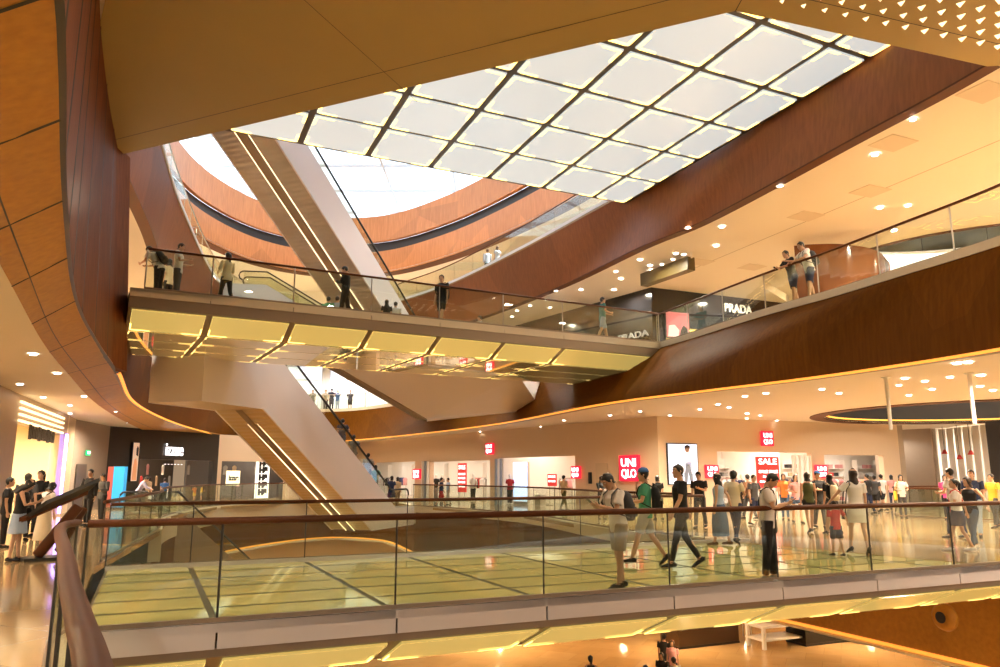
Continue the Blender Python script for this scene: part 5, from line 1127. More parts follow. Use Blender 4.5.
    # --- face
    if lod < 2:
        m = MB()
        for s in (-1, 1): m.ball(Hd(s * .030, .0815, .012), (.0125, .008, .0075), 8)
        plain(m, 'eyes', M_EYEW)
        m = MB()
        for s in (-1, 1): m.ball(Hd(s * .030, .0875, .012), (.006, .0045, .006), 8)
        plain(m, 'irises', M_BLACK)
        m = MB()
        for s in (-1, 1): limb(m, [Hd(s * .016, .093, .034), Hd(s * .032, .092, .039), Hd(s * .047, .083, .034)], [.0035, .0045, .003], 6)
        plain(m, 'eyebrows', HAIRC[hair[1]])
        m = MB(); limb(m, [Hd(-.022, .089, -.060), Hd(0, .096, -.058), Hd(.022, .089, -.060)], [.004, .0075, .004], 8); plain(m, 'mouth', M_LIPS)
    # --- hair
    st, hcx = hair; m = MB(); N_ = 22; lev = 9; rows = []
    for i in range(lev + 1):
        row = []
        for j in range(N_):
            th = 2 * PI * j / N_; a = abs((th + PI) % (2 * PI) - PI)      # 0 = front
            if st in ('short', 'cap', 'bun', 'pony'): zl = .072 - .085 * min(1, max(0, (a - .75) / .5)) - .075 * min(1, max(0, (a - 1.6) / .8))
            elif st == 'bob': zl = .066 - .20 * min(1, max(0, (a - .70) / .45))
            else: zl = .066 - (.36 if st == 'long' else .30) * min(1, max(0, (a - .75) / .45))
            zt_ = .128; t = i / lev; z = zt_ + (zl - zt_) * (1 - (1 - t) ** 1.5 if t < 1 else 1)
            if z > -.07: rx, f, bk = hrad(min(z, .114))
            else: rx, f, bk = .066 + min(.03, (-.07 - z) * .12), .05, -.092 - min(.03, (-.07 - z) * .15)
            g = (.011 if st in ('short', 'cap') else .016) if t > .12 else .009
            if z > .10: q = max(0, (.130 - z) / .030); rx, f, bk = max(rx, .02) * (.25 + .75 * min(1, q)), f * min(1, q) + 0, bk * min(1, .3 + q)
            cy = (f + bk) / 2; ry = (f - bk) / 2
            row.append(Hd(math.sin(th) * (rx + g), cy + math.cos(th) * (ry + g), z))
        rows.append(row)
    vs = [p for r_ in rows for p in r_]; fs = [(i * N_ + j, i * N_ + (j + 1) % N_, (i + 1) * N_ + (j + 1) % N_, (i + 1) * N_ + j) for i in range(lev) for j in range(N_)]
    inn = [hc + (p - hc) * .80 if True else p for p in rows[-1]]; o_ = len(vs); vs += inn
    fs += [(lev * N_ + j, lev * N_ + (j + 1) % N_, o_ + (j + 1) % N_, o_ + j) for j in range(N_)]; fs.append(tuple(range(N_ - 1, -1, -1)))
    m.add(vs, fs)
    if st == 'bun': m.ball(Hd(0, -.105, .07), (.045, .04, .045), 10)
    if st == 'pony': limb(m, [Hd(0, -.10, .05), Hd(0, -.14, .0), Hd(0, -.135, -.12), Hd(0, -.12, -.22)], [.026, .036, .034, .014], 8)
    plain(m, 'hair', HAIRC[hcx])
    if st == 'cap':
        c_ = MB(); c_.loft([(Hd(0, -.005, .055), RH @ Vector((.094, 0, 0)), RH @ Vector((0, .112, 0))), (Hd(0, -.005, .10), RH @ Vector((.086, 0, 0)), RH @ Vector((0, .10, 0))), (Hd(0, -.005, .135), RH @ Vector((.055, 0, 0)), RH @ Vector((0, .066, 0))), (Hd(0, -.005, .146), RH @ Vector((.015, 0, 0)), RH @ Vector((0, .02, 0)))], 16)
        c_.loft([(Hd(0, .09, .058), RH @ Vector((.07, 0, 0)), RH @ Vector((0, .0, .008))), (Hd(0, .165, .048), RH @ Vector((.045, 0, 0)), RH @ Vector((0, 0, .006)))], 10)
        plain(c_, 'cap', cloth('blue'))
    # --- top
    kind, colr = top; m = MB(); e = .020
    hem = {'tee': .83, 'tank': .86, 'long': .83, 'dress': .90, 'shirt': .82}[kind]
    ts = [(hem, .172 if not fem else .170, .130, -.006), (.95, .172 if not fem else .172, .130, -.006), (1.05, .160 if not fem else .146, .118, 0), (1.13, .158 if not fem else .140, .116, .002), (1.25, .172 if not fem else .156, .130 if not fem else .136, .004), (1.34, .184 if not fem else .164, bst + .020, 0), (1.405, .168 if not fem else .146, .098, -.010), (1.445, .108 if kind != 'tank' else .10, .078, -.013), (1.458, .088, .072, -.014)]
    if kind == 'tank': ts = ts[:-2] + [(1.43, .115, .08, -.012)]
    m.loft([(T(0, y, z), X_ * rx, Y_ * ry) for z, rx, ry, y in ts], 18)
    for sh, el, wr, pn, A, s in ar:
        if kind == 'tank': continue
        sp_ = sh.lerp(T(0, -.01, 1.38), .3)
        if kind in ('long', 'shirt') and not (kind == 'shirt' and False): m2 = [sp_, sh, sh.lerp(el, .5), el, el.lerp(wr, .5), el.lerp(wr, .93)]; rr_ = [.072 * cf, .075 * cf, .064 * cf, .056 * cf, .053 * cf, .045 * cf]
        else: m2 = [sp_, sh, sh.lerp(el, .35), sh.lerp(el, .68)]; rr_ = [.072 * cf, .076 * cf, .073 * cf, .072 * cf]
        limb(m, m2, rr_, 12, cap=False)
    child(m, {'tee': 't_shirt', 'tank': 'tank_top', 'long': 'long_sleeved_top', 'dress': 'dress_bodice', 'shirt': 'shirt'}[kind], cloth(colr))
    # --- bottom
    bk, bc = bottom; m = MB()
    wz = 1.0 if kind not in ('dress',) else 1.02
    def legsleeve(upto, r0, r1, r2, r3):
        m.loft([(T(0, -.006, z), X_ * rx, Y_ * ry) for z, rx, ry in ((wz, .150 if fem else .163, .122), (.93, .168, .128), (.85, .166, .122), (.80, .120, .10))], 16)
        for h_, kn, an, *_ in lg:
            pts = [h_ + Vector((0, 0, .03)), h_.lerp(kn, .4), kn] if upto > 1 else [h_ + Vector((0, 0, .03)), h_.lerp(kn, .45), h_.lerp(kn, upto)]
            rs_ = [r0, r1, r2 if upto > 1 else r2]
            if upto > 1: pts += [kn.lerp(an, .5), an + (an - kn).normalized() * -.02]; rs_ += [(r2 + r3) / 2, r3]
            limb(m, pts, rs_, 12, cap=False)
    if bk == 'trousers': legsleeve(2, .103, .092, .072, .058); nm = 'trousers'
    elif bk == 'slim': legsleeve(2, .100, .085, .062, .046); nm = 'trousers'
    elif bk == 'shorts': legsleeve(.86, .106, .100, .092, 0); nm = 'shorts'
    elif bk == 'hot': legsleeve(.48, .104, .100, .098, 0); nm = 'shorts'
    else:
        ln = {'skirt': .56, 'midi': .22, 'mini': .62}[bk]; nm = 'skirt'; fl = {'skirt': .255, 'midi': .27, 'mini': .22}[bk]
        yk = [(L[1].y if ln > .4 else (L[1].y + L[2].y) / 2) for L in lg]; mid_ = (max(yk) + min(yk)) / 2; sp2 = (max(yk) - min(yk)) / 2
        base = PEL.z - .93
        m.loft([(T(0, 0, 1.04), X_ * (.135), Y_ * .112), (T(0, -.005, .95), X_ * .175, Y_ * .135), (Vector((0, mid_ * .4, base + (ln + .95) / 2)), Vector((.175 + (fl - .175) * .55, 0, 0)), Vector((0, .15 + sp2 * .4, 0))), (Vector((0, mid_ * .8, base + ln)), Vector((fl, 0, 0)), Vector((0, max(fl * .72, sp2 * .75 + .10), 0)))], 20)
        nm = 'skirt' if kind != 'dress' else 'dress_skirt'
    child(m, nm, cloth(bc))
    # --- shoes
    for h_, kn, an, he, to, td, u_ in lg:
        m = MB(); sd = td.cross(u_).normalized()
        m.loft([(he - td * .022 + u_ * .018, sd * .026, u_ * .028), (he + td * .0 + u_ * .022, sd * .036, u_ * .040), (he.lerp(to, .38) + u_ * .024, sd * .038, u_ * .042), (he.lerp(to, .68) + u_ * .012, sd * .046, u_ * .030), (to + u_ * .006, sd * .040, u_ * .024), (to + td * .032 + u_ * .002, sd * .022, u_ * .014)], 12)
        if shoe not in ('heels', 'sandal'):
            m.loft([(he - td * .0 + u_ * .03, td * .042, sd * .036), (an + u_ * .004, td * .046, sd * .042)], 12)
        if shoe == 'heels': m.tube([he + u_ * .0, he - Vector((0, 0, .06))], [.012, .008], 6)
        plain(m, 'shoe', cloth({'heels': 'black', 'sandal': 'brown'}.get(shoe, shoe)))
    mw = Matrix.Translation(Vector(loc)) @ Matrix.Rotation(R(face), 4, 'Z') @ Matrix.Scale(k, 4)
    J = dict(arms=[(mw @ a[2], (mw.to_3x3() @ (a[2] - a[1])).normalized()) for a in ar], T=lambda x, y, z: mw @ T(x, y, z), k=k, rot=mw.to_3x3().normalized() @ RL, face=face, RL=RL, mw=mw, fwd=Vector((-math.sin(R(face)), math.cos(R(face)), 0)), head=mw @ hc)
    PEOPLE[key] = J; return J
def phone(key, label, side=1, col=None):
    J = PEOPLE[key]; w, d = J['arms'][side]; m = MB()
    c = w + d * .11 * J['k']; m.box((0, 0, 0), (.072, .145, .010)); m.box((0, 0, .0055), (.064, .13, .002))
    o = m.build('phone', col or M_PHONE); tag(o, label, 'phone'); o.location = c + Vector((0, 0, .018)); o.rotation_euler = (R(40), 0, R(J['face'])); return o
def backpack(key, label, col='black', strap=True, big=1.0):
    J = PEOPLE[key]; t = thing('backpack', label, 'backpack', J['T'](0, -.2, 1.1)); m = MB(); T = J['T']; Xv = J['mw'].to_3x3() @ Vector((1, 0, 0)); Yv = J['mw'].to_3x3() @ J['RL'] @ Vector((0, 1, 0))
    m.loft([(T(0, -.195, .96), Xv * .12 * big, Yv * .06), (T(0, -.215, 1.0), Xv * .15 * big, Yv * .09), (T(0, -.215, 1.2), Xv * .15 * big, Yv * .09), (T(0, -.195, 1.36), Xv * .13 * big, Yv * .075), (T(0, -.175, 1.41), Xv * .07, Yv * .04)], 14); m.build('bag', cloth(col), t, True)
    m = MB(); m.loft([(T(0, -.30, 1.0), Xv * .10, Yv * .03), (T(0, -.305, 1.14), Xv * .10, Yv * .03)], 10); m.build('front_pocket', cloth(col), t, True)
    for s in (-1, 1):
        m = MB(); m.tube([T(s * .11, -.14, 1.40), T(s * .12, -.02, 1.475), T(s * .13, .10, 1.40), T(s * .14, .145, 1.28), T(s * .165, .08, 1.12), T(s * .15, -.12, 1.02)], .019, 8, flat=.5); m.build('strap', cloth(col), t, True)
    return t
def bag(key, label, col='black', side=1, drop=.45, size=(.24, .10, .2), cross=False, name='shoulder_bag'):
    J = PEOPLE[key]; T = J['T']; s = (-1, 1)[side]; t = thing(name, label, 'bag', T(s * .24, 0, .9)); c = T(s * (.25 if not cross else .20), .02, 1.38 - drop)
    m = MB(); rot = Matrix.Rotation(R(J['face'] + 90), 3, 'Z'); x, y, z = size
    Xv, Yv = rot @ Vector((x / 2, 0, 0)), rot @ Vector((0, y / 2, 0))
    m.loft([(c - Vector((0, 0, z / 2)), Xv * .9, Yv * .8), (c - Vector((0, 0, z * .35)), Xv, Yv), (c + Vector((0, 0, z * .3)), Xv * .95, Yv * .9), (c + Vector((0, 0, z / 2)), Xv * .8, Yv * .4)], 12); m.build('body', cloth(col), t, True)
    m = MB(); a = c + Xv * .8 + Vector((0, 0, z * .4)); b = c - Xv * .8 + Vector((0, 0, z * .4)); tp = T((-s if cross else s) * .12, -.01, 1.475)
    m.tube([a, T(s * .19, .13, 1.25) if cross else a.lerp(T(s * .19, .06, 1.43), .8), T((-s if cross else s) * .13, .09, 1.43), tp, T((-s if cross else s) * .12, -.10, 1.41), T(s * .18, -.15, 1.2) if cross else b.lerp(T(s * .18, -.07, 1.4), .8), b], .012, 6); m.build('strap', cloth(col), t, True)
    return t
def hgt(px, ytop, p):
    """standing height of someone at p whose head top shows at ytop"""
    d = ray(px, ytop); t = p.y / d.y; return EYE + d.z * t - p.z
STEP = ((18, 5), (-11, 14)); STEP2 = ((-12, 16), (17, 4)); BIGSTEP = ((20, 3), (-14, 20)); SMALL = ((10, 4), (-8, 10)); STANDB = ((4, 2), (-3, 4))
WF = (0, 14); WF2 = (22, 0)
def P(key, px, yf, ytop, face, label, **kw):
    z = kw.pop('z', 0.0); y = kw.pop('Y', None); hh = kw.pop('h', None)
    p = atz(px, yf, z) if y is None else aty(px, 333, y)
    if y is not None: p = Vector((p.x, y, z))
    h = hh or hgt(px, ytop, p); h = max(1.0 if kw.get('kid') else 1.50, min(1.86, h)); kw.pop('kid', None)
    return person(key, p, h, face, label, **kw)
# ---- on and beside the glass-floored bridge
P('a', 620, 588, 472, 112, 'man in white tee and khaki shorts leaning on the near handrail, looking at his phone', top=('tee', 'white'), bottom=('shorts', 'khaki'), shoe='black', legs=((6, 4), (-4, 6)), arms=('phone', 'phone'), lean=9, head=(28, 0), lod=0)
phone('a', 'black phone held by the man in white tee and khaki shorts', 1)
backpack('a', 'dark backpack worn by the man in khaki shorts at the near handrail', 'dgrey')
P('b', 647, 565, 470, 78, 'man in green tee and blue cap walking behind the man in khaki shorts', top=('tee', 'green'), bottom=('shorts', 'lgrey'), hair=('cap', 'black'), legs=BIGSTEP, arms=('hold', 'strap'), foot=(0, 40), lod=1)
backpack('b', 'black backpack worn by the man in the blue cap', 'black')
P('c', 683, 568, 464.5, 92, 'man in black tee and black trousers striding left across the glass floor', top=('tee', 'black'), bottom=('slim', 'black'), legs=((16, 3), (-13, 20)), arms=('fwd', 'back'), foot=(0, 30), head=(0, 12), lod=0)
P('d', 771, 581, 472, -112, 'man in white tee and long black trousers reading his phone by the near handrail', top=('tee', 'white'), bottom=('trousers', 'black'), shoe='lgrey', legs=STANDB, arms=('phone', 'phone'), lean=4, head=(36, 0), lod=0)
phone('d', 'black phone held by the man in white tee and long black trousers', 1)
bag('d', 'black shoulder bag of the man in long black trousers', 'black', 0, .52, (.26, .1, .26), True)
P('e', 721, 545, 473, 55, 'long-haired woman in denim overall dress walking with the woman in cream top', top=('tank', 'lblue'), bottom=('midi', 'denim'), hair=('long', 'black'), sex='f', legs=SMALL, arms=('down', 'back'), shoe='sandal')
P('f', 737, 544, 472, -40, 'woman in cream top and dark slim jeans walking away with hair in a bun', top=('tee', 'cream'), bottom=('slim', 'navy'), hair=('bun', 'black'), sex='f', legs=STEP, arms=('back', 'hold'), foot=(0, 26))
P('g', 701, 528, 471, 150, 'man in black tee reading his phone near the lit poster', top=('tee', 'black'), bottom=('trousers', 'dgrey'), legs=STEP2, arms=('phone', 'down'), head=(20, 0))
P('h', 659, 520, 475.5, 12, 'woman in black dress walking away between the large red sign and the poster', top=('dress', 'black'), bottom=('mini', 'black'), hair=('bob', 'black'), sex='f', legs=SMALL, arms=('down', 'down'))
P('i', 602, 519, 476, 200, 'long-haired woman in black standing with folded arms near the pale door', top=('long', 'black'), bottom=('slim', 'black'), hair=('long', 'black'), sex='f', legs=STANDB, arms=('cross', 'cross'))
P('j', 564, 510, 475, -60, 'man in tan shirt and olive trousers walking right in front of the small red sign', top=('tee', 'tan'), bottom=('trousers', 'olive'), legs=STEP, arms=('hold', 'hold'), lod=2)
P('k', 756, 525, 475, -150, 'teenager in dark tee behind the man in long black trousers', top=('tee', 'dgrey'), bottom=('shorts', 'navy'), legs=SMALL, arms=('hold', 'down'))
P('l', 750, 519, 474, 30, 'person in brown tee with short hair walking towards the SALE board', top=('tee', 'brown'), bottom=('trousers', 'dgrey'), legs=STEP, arms=('down', 'down'), lod=2)
P('m', 786, 520, 474, 160, 'woman in orange top standing right of the man looking at his phone', top=('tee', 'orange'), bottom=('slim', 'denim'), hair=('bob', 'black'), sex='f', legs=STANDB, arms=('hold', 'down'))
P('n', 798, 523, 474, 175, 'woman in pink tee and denim shorts facing us', top=('tee', 'pink'), bottom=('hot', 'denim'), hair=('long', 'brown'), sex='f', legs=STEP, arms=('down', 'hold'))
P('o', 811, 533, 473, -8, 'woman in olive sleeveless top and black shorts walking away', top=('tank', 'olive'), bottom=('hot', 'black'), hair=('bob', 'black'), sex='f', legs=STEP2, arms=('down', 'down'), foot=(22, 0))
P('q', 821, 528, 471.5, 185, 'man in black tee and blue cap facing us near the small red sign', top=('tee', 'black'), bottom=('trousers', 'dgrey'), hair=('cap', 'black'), legs=SMALL, arms=('cross', 'cross'))
P('r', 834, 534, 473, 5, 'woman with cream backpack and long black hair walking away', top=('tee', 'black'), bottom=('hot', 'dgrey'), hair=('long', 'black'), sex='f', legs=STEP, arms=('down', 'hold'))
backpack('r', 'cream backpack worn by the woman with long black hair', 'cream', big=.85)
P('s', 838, 556, 501, 8, 'small boy in red tee and dark shorts walking beside the woman in white dress', top=('tee', 'red'), bottom=('shorts', 'navy'), hair=('short', 'black'), legs=SMALL, arms=('down', 'out'), kid=True)
P('t', 860, 555, 471, -4, 'woman in short white dress with long wavy hair and black heels walking away', top=('dress', 'white'), bottom=('mini', 'white'), hair=('long', 'brown'), sex='f', shoe='heels', legs=STEP, arms=('out', 'down'), foot=(18, 34))
bag('t', 'small black handbag of the woman in the white dress', 'black', 0, .62, (.22, .09, .16))
P('u', 870, 514, 474, 40, 'man in black tee at the left of the group by the far shop opening', top=('tee', 'black'), bottom=('trousers', 'navy'), legs=SMALL, arms=('down', 'hold'), lod=2)
P('v', 877, 512, 475, -30, 'man in dark tee and black shorts walking near the far shop opening', top=('tee', 'dgrey'), bottom=('shorts', 'black'), legs=STEP, arms=('down', 'down'), lod=2)
P('w', 884, 511, 474, 20, 'man in pale pink tee and black shorts before the taupe wall', top=('tee', 'white'), bottom=('shorts', 'black'), legs=STEP2, arms=('down', 'down'), lod=2)
P('x', 894, 509, 475, -20, 'woman in pink top at the right of the group by the shop', top=('tee', 'pink'), bottom=('slim', 'navy'), hair=('bob', 'black'), sex='f', legs=SMALL, arms=('down', 'down'), lod=2)
P('y', 904, 518, 475, 170, 'person carrying a yellow bag behind the rounded balustrade', top=('tee', 'white'), bottom=('slim', 'dgrey'), hair=('bob', 'black'), sex='f', arms=('hold', 'hold'), lod=2)
bag('y', 'yellow tote bag carried behind the rounded balustrade', 'yellow', 1, .5, (.34, .12, .36))
# ---- right edge group
P('ra', 961, 551, 478, 62, 'woman in white tee and navy skirt with red bag, looking back over her shoulder', top=('tee', 'white'), bottom=('mini', 'navy'), hair=('pony', 'black'), sex='f', shoe='white', legs=STEP, arms=('hold', 'back'), head=(-6, 20))
bag('ra', 'bright red square bag on the hip of the woman in navy skirt', 'red', 1, .50, (.24, .10, .24), True)
P('rb', 975, 549, 476, 120, 'woman in black sleeveless top and jeans leaning towards the woman in navy skirt', top=('tank', 'black'), bottom=('slim', 'denim'), hair=('bob', 'brown'), sex='f', shoe='white', legs=STEP, arms=('out', 'hold'), head=(0, -20))
P('rc', 957, 538, 466, 30, 'tall man in grey tee standing behind the woman in white tee', top=('tee', 'lgrey'), bottom=('trousers', 'navy'), legs=SMALL, arms=('hold', 'hold'), lod=1)
P('rd', 978, 537, 470, 140, 'man in navy tee behind the woman in black sleeveless top', top=('tee', 'navy'), bottom=('trousers', 'lblue'), legs=SMALL, arms=('down', 'down'), lod=1)
P('re', 997, 528, 474, 100, 'person in yellow tee at the right edge of the picture', top=('tee', 'yellow'), bottom=('trousers', 'dgrey'), legs=SMALL, arms=('down', 'hold'))
P('rf', 949, 520, 475, 150, 'woman in magenta top behind the balustrade at right', top=('tee', 'magenta'), bottom=('slim', 'black'), hair=('bob', 'black'), sex='f', arms=('down', 'down'), lod=2)
# ---- left concourse
P('la', 14, 561, 478, -72, 'woman in black tank top and denim skirt reading her phone at far left', top=('tank', 'black'), bottom=('skirt', 'lblue'), hair=('long', 'black'), sex='f', shoe='black', legs=STANDB, arms=('phone', 'phone'), lean=6, head=(38, 0), lod=1)
phone('la', 'pale phone held by the woman in denim skirt', 1, cloth('white'))
bag('la', 'black shoulder bag of the woman in denim skirt', 'black', 0, .45, (.3, .12, .28))
P('lb', 41, 549, 482, -20, 'woman in white tee and long cream skirt with a black strap across her back', top=('tee', 'white'), bottom=('midi', 'cream'), hair=('bob', 'black'), sex='f', legs=STANDB, arms=('cross', 'down'), lean=8, head=(20, 0))
bag('lb', 'black cross-body bag of the woman in long cream skirt', 'black', 0, .55, (.26, .1, .2), True)
P('lc', 35, 536, 471, 175, 'dark-haired woman in black top facing us at the far left shop', top=('tee', 'black'), bottom=('slim', 'black'), hair=('pony', 'black'), sex='f', arms=('hold', 'down'))
P('ld', 21, 541, 474, 20, 'person in black cap and dark top behind the woman with the phone', top=('tee', 'dgrey'), bottom=('trousers', 'black'), hair=('short', 'black'), arms=('down', 'down'))
P('le', 2, 548, 478, -60, 'person in dark clothes cut off by the left edge of the picture', top=('tee', 'black'), bottom=('trousers', 'black'), arms=('hold', 'down'), lod=1)
P('lf', 86, 526, 467.5, 170, 'tall man in dark suit facing us beside the tilted directory board', top=('long', 'black'), bottom=('trousers', 'black'), arms=('down', 'hold'), legs=STANDB)
P('lg', 100, 522, 474, 160, 'shorter man in dark shirt left of the blue banner stand', top=('long', 'dgrey'), bottom=('trousers', 'black'), arms=('hold', 'hold'), head=(20, 0), legs=STANDB)
P('lh', 136, 512, 475, -70, 'person in lilac shirt leaning forward on the curved balustrade', top=('long', 'lilac'), bottom=('trousers', 'navy'), arms=('rail', 'rail'), lean=28, head=(10, 0), lod=1)
P('li', 147, 507, 477, -20, 'person in tan top standing behind the one in lilac shirt', top=('tee', 'tan'), bottom=('slim', 'brown'), hair=('bob', 'brown'), sex='f', lod=2)
P('lj', 163, 505, 478, 10, 'person in blue tee walking towards the dark shop', top=('tee', 'blue'), bottom=('trousers', 'dgrey'), legs=STEP, lod=2)
P('lk', 194, 501, 486, 60, 'child in orange top at the curved balustrade before the dark shop', top=('tee', 'orange'), bottom=('shorts', 'yellow'), hair=('short', 'black'), arms=('rail', 'rail'), lod=2, kid=True)
P('ll', 201, 501, 486, -60, 'child in yellow top beside the child in orange', top=('tee', 'yellow'), bottom=('shorts', 'grey'), hair=('short', 'black'), arms=('down', 'rail'), lod=2, kid=True)
# ---- at the foot of the escalator and in the store
P('sa', 391, 508, 476, -25, 'woman in navy dress stepping off the escalator foot', top=('dress', 'navy'), bottom=('skirt', 'navy'), hair=('bob', 'black'), sex='f', legs=SMALL, arms=('down', 'hold'), lod=2)
P('sb', 397, 507, 477, -10, 'person in brown top just right of the woman in navy dress', top=('tee', 'tan'), bottom=('slim', 'brown'), hair=('bob', 'brown'), sex='f', legs=SMALL, lod=2)
P('sc', 441, 507, 477, -80, 'person in dark top and red shorts walking past the mannequins', top=('tee', 'navy'), bottom=('shorts', 'red'), legs=BIGSTEP, arms=('fwd', 'back'), lod=2)
P('sd', 448, 505, 478, 110, 'person in pale blue top right of the one in red shorts', top=('tee', 'lblue'), bottom=('trousers', 'lgrey'), legs=SMALL, lod=2)
dn_ = -R(0)
def rider(key, s, d, h, label, top, bottom, hair=('short', 'black'), sex='m'):
    q = PE1(s, .577 * s + .02, d); person(key, q, h, math.degrees(math.atan2(U1.x, -U1.y)), label, top=top, bottom=bottom, hair=hair, sex=sex, arms=('down', 'rail'), lod=2)
rider('ea', 10.1, .75, 1.7, 'person in dark blue riding near the top of the white escalator', ('tee', 'navy'), ('trousers', 'dgrey'))
rider('eb', 9.2, .8, 1.62, 'person in grey second from the top on the white escalator', ('tee', 'grey'), ('trousers', 'navy'))
rider('ec', 4.3, .75, 1.74, 'person in navy riding alone midway down the white escalator', ('tee', 'navy'), ('trousers', 'denim'))
rider('ed', 3.2, .75, 1.68, 'person in grey tee at the front of the trio on the white escalator', ('tee', 'grey'), ('trousers', 'grey'))
rider('ee', 2.5, 1.2, 1.66, 'person in black tee in the middle of the trio on the white escalator', ('tee', 'dgrey'), ('trousers', 'black'), ('bob', 'black'), 'f')
rider('ef', 1.7, .75, 1.72, 'person in light grey tee last of the trio on the white escalator', ('tee', 'lgrey'), ('trousers', 'dgrey'))
rider('eg', .9, .75, 1.62, 'person in teal top lowest on the white escalator', ('tee', 'green'), ('trousers', 'black'), ('bob', 'black'), 'f')
# ---- upper footbridge
def onb2(px, d):
    r_ = ray(px, 333); n_ = Vector((D2.y, -D2.x, 0)); o_ = P20 - n_ * d
    t = o_.dot(n_) / (r_.x * n_.x + r_.y * n_.y); return Vector((r_.x * t, r_.y * t, Z2))
def B2P(key, px, d, h, face, label, **kw): person(key, onb2(px, d), h, face, label, lod=kw.pop('lod', 1), **kw)
B2P('ba', 154, 1.0, 1.66, 78, 'person in white tee leaning forward at the left end of the upper footbridge', top=('tee', 'white'), bottom=('trousers', 'black'), lean=32, head=(10, 0), arms=('hold', 'hold'))
backpack('ba', 'black backpack worn by the leaning person at the left end of the upper footbridge', 'black')
B2P('bb', 164, 2.4, 1.55, 70, 'dark-haired person between the two in white on the upper footbridge', top=('tee', 'cream'), bottom=('slim', 'black'), hair=('bob', 'black'), sex='f', arms=('down', 'down'))
B2P('bc', 173, 1.2, 1.74, -80, 'man in white tee facing right with phone at left of the upper footbridge', top=('tee', 'white'), bottom=('trousers', 'dgrey'), arms=('hold', 'phone'), head=(15, 0))
B2P('bd', 223, 1.2, 1.68, 55, 'woman in cream blouse walking on the upper footbridge with long ponytail', top=('long', 'cream'), bottom=('slim', 'black'), hair=('pony', 'black'), sex='f', legs=STEP, arms=('hold', 'hold'))
B2P('be', 344, 1.4, 1.78, 85, 'man in black shirt looking at his phone on the upper footbridge', top=('shirt', 'black'), bottom=('trousers', 'black'), arms=('phone', 'down'), head=(22, 0), legs=SMALL)
B2P('bf', 441, 1.0, 1.80, 150, 'man in black tee and black shorts standing astride on the upper footbridge', top=('tee', 'black'), bottom=('shorts', 'black'), arms=('down', 'down'), legs=((12, 4), (-10, 6)), head=(0, 20))
backpack('bf', 'black backpack worn by the man in black shorts on the upper footbridge', 'black')
B2P('bg', 603, 1.0, 1.76, -80, 'man in teal tee and pale shorts near the right end of the upper footbridge', top=('tee', 'teal'), bottom=('shorts', 'lblue'), arms=('rail', 'hold'), legs=STEP, foot=(0, 22))
B2P('bh', 386, 4.2, 1.50, 20, 'long-haired woman in black low behind the rail of the upper footbridge', top=('tee', 'black'), bottom=('slim', 'black'), hair=('long', 'black'), sex='f')
B2P('bi', 395, 4.4, 1.50, 10, 'person in white tee right of the long-haired woman on the upper footbridge', top=('tee', 'white'), bottom=('trousers', 'navy'))
B2P('bj', 366, 4.6, 1.50, 60, 'person in pale yellow top bending down on the upper footbridge', top=('tee', 'yellow'), bottom=('trousers', 'black'), lean=55, arms=('reach', 'reach'))
B2P('bk', 480, 5.2, 1.52, 80, 'person whose dark head just shows above the kerb of the upper footbridge', top=('tee', 'lgrey'), bottom=('trousers', 'navy'))
B2P('bl', 327, 5.0, 1.55, -10, 'person in green top far behind on the upper footbridge', top=('tee', 'green'), bottom=('trousers', 'navy'), lod=2)
B2P('bm', 336, 5.0, 1.60, -10, 'person in light blue top next to the one in green far behind', top=('tee', 'lblue'), bottom=('trousers', 'navy'), lod=2)
# ---- two men on the right upper gallery
person('ma', (8.72, 21.95, Z2), 1.70, 100, 'man in black tee and denim shorts leaning on the upper rail with a phone', top=('tee', 'black'), bottom=('shorts', 'navy'), arms=('railp', 'railp'), lean=14, legs=((8, 6), (-10, 8)), lod=1)
phone('ma', 'phone held by the man in black tee at the upper rail', 0)
person('mb', (8.98, 21.35, Z2), 1.80, 92, 'man in white tee and navy shorts leaning on the upper rail', top=('tee', 'white'), bottom=('shorts', 'navy'), arms=('rail', 'reach'), lean=14, legs=((10, 6), (-6, 6)), head=(6, 0), lod=1)
backpack('mb', 'dark backpack worn by the man in white tee at the upper rail', 'dgrey')
# ---- third gallery and far window
person('ta', (-.75, 43.6, Z3), 1.70, 10, 'person in light blue shirt and dark trousers on the third gallery', top=('shirt', 'lblue'), bottom=('trousers', 'dgrey'), lod=2)
person('tb', (-.15, 42.9, Z3), 1.68, 30, 'long-haired woman in light blue dress on the third gallery', top=('dress', 'lblue'), bottom=('skirt', 'lblue'), hair=('long', 'black'), sex='f', lod=2)
for i, (px, lab, c, b_, fc) in enumerate(((313, 'person with red bag at the left of the far daylight window', 'grey', 'dgrey', 170), (326, 'person in grey next to the one in navy at the far daylight window', 'lgrey', 'navy', 190), (332, 'tall person in navy in the middle of the far daylight window', 'navy', 'navy', 20), (338, 'person in blue tee with raised arms at the far daylight window', 'blue', 'lblue', 180), (350.5, 'person in black shorts at the right of the far daylight window', 'navy', 'black', 175))):
    q = ray(px, 390); t = 60.2 / q.y; person('w%d' % i, (q.x * t, 60.2, Z2), 1.72 if i != 2 else 1.85, fc, lab, top=('tee', c), bottom=('trousers' if i < 4 else 'shorts', b_), arms=('up', 'up') if i == 3 else ('down', 'hold'), lod=2)
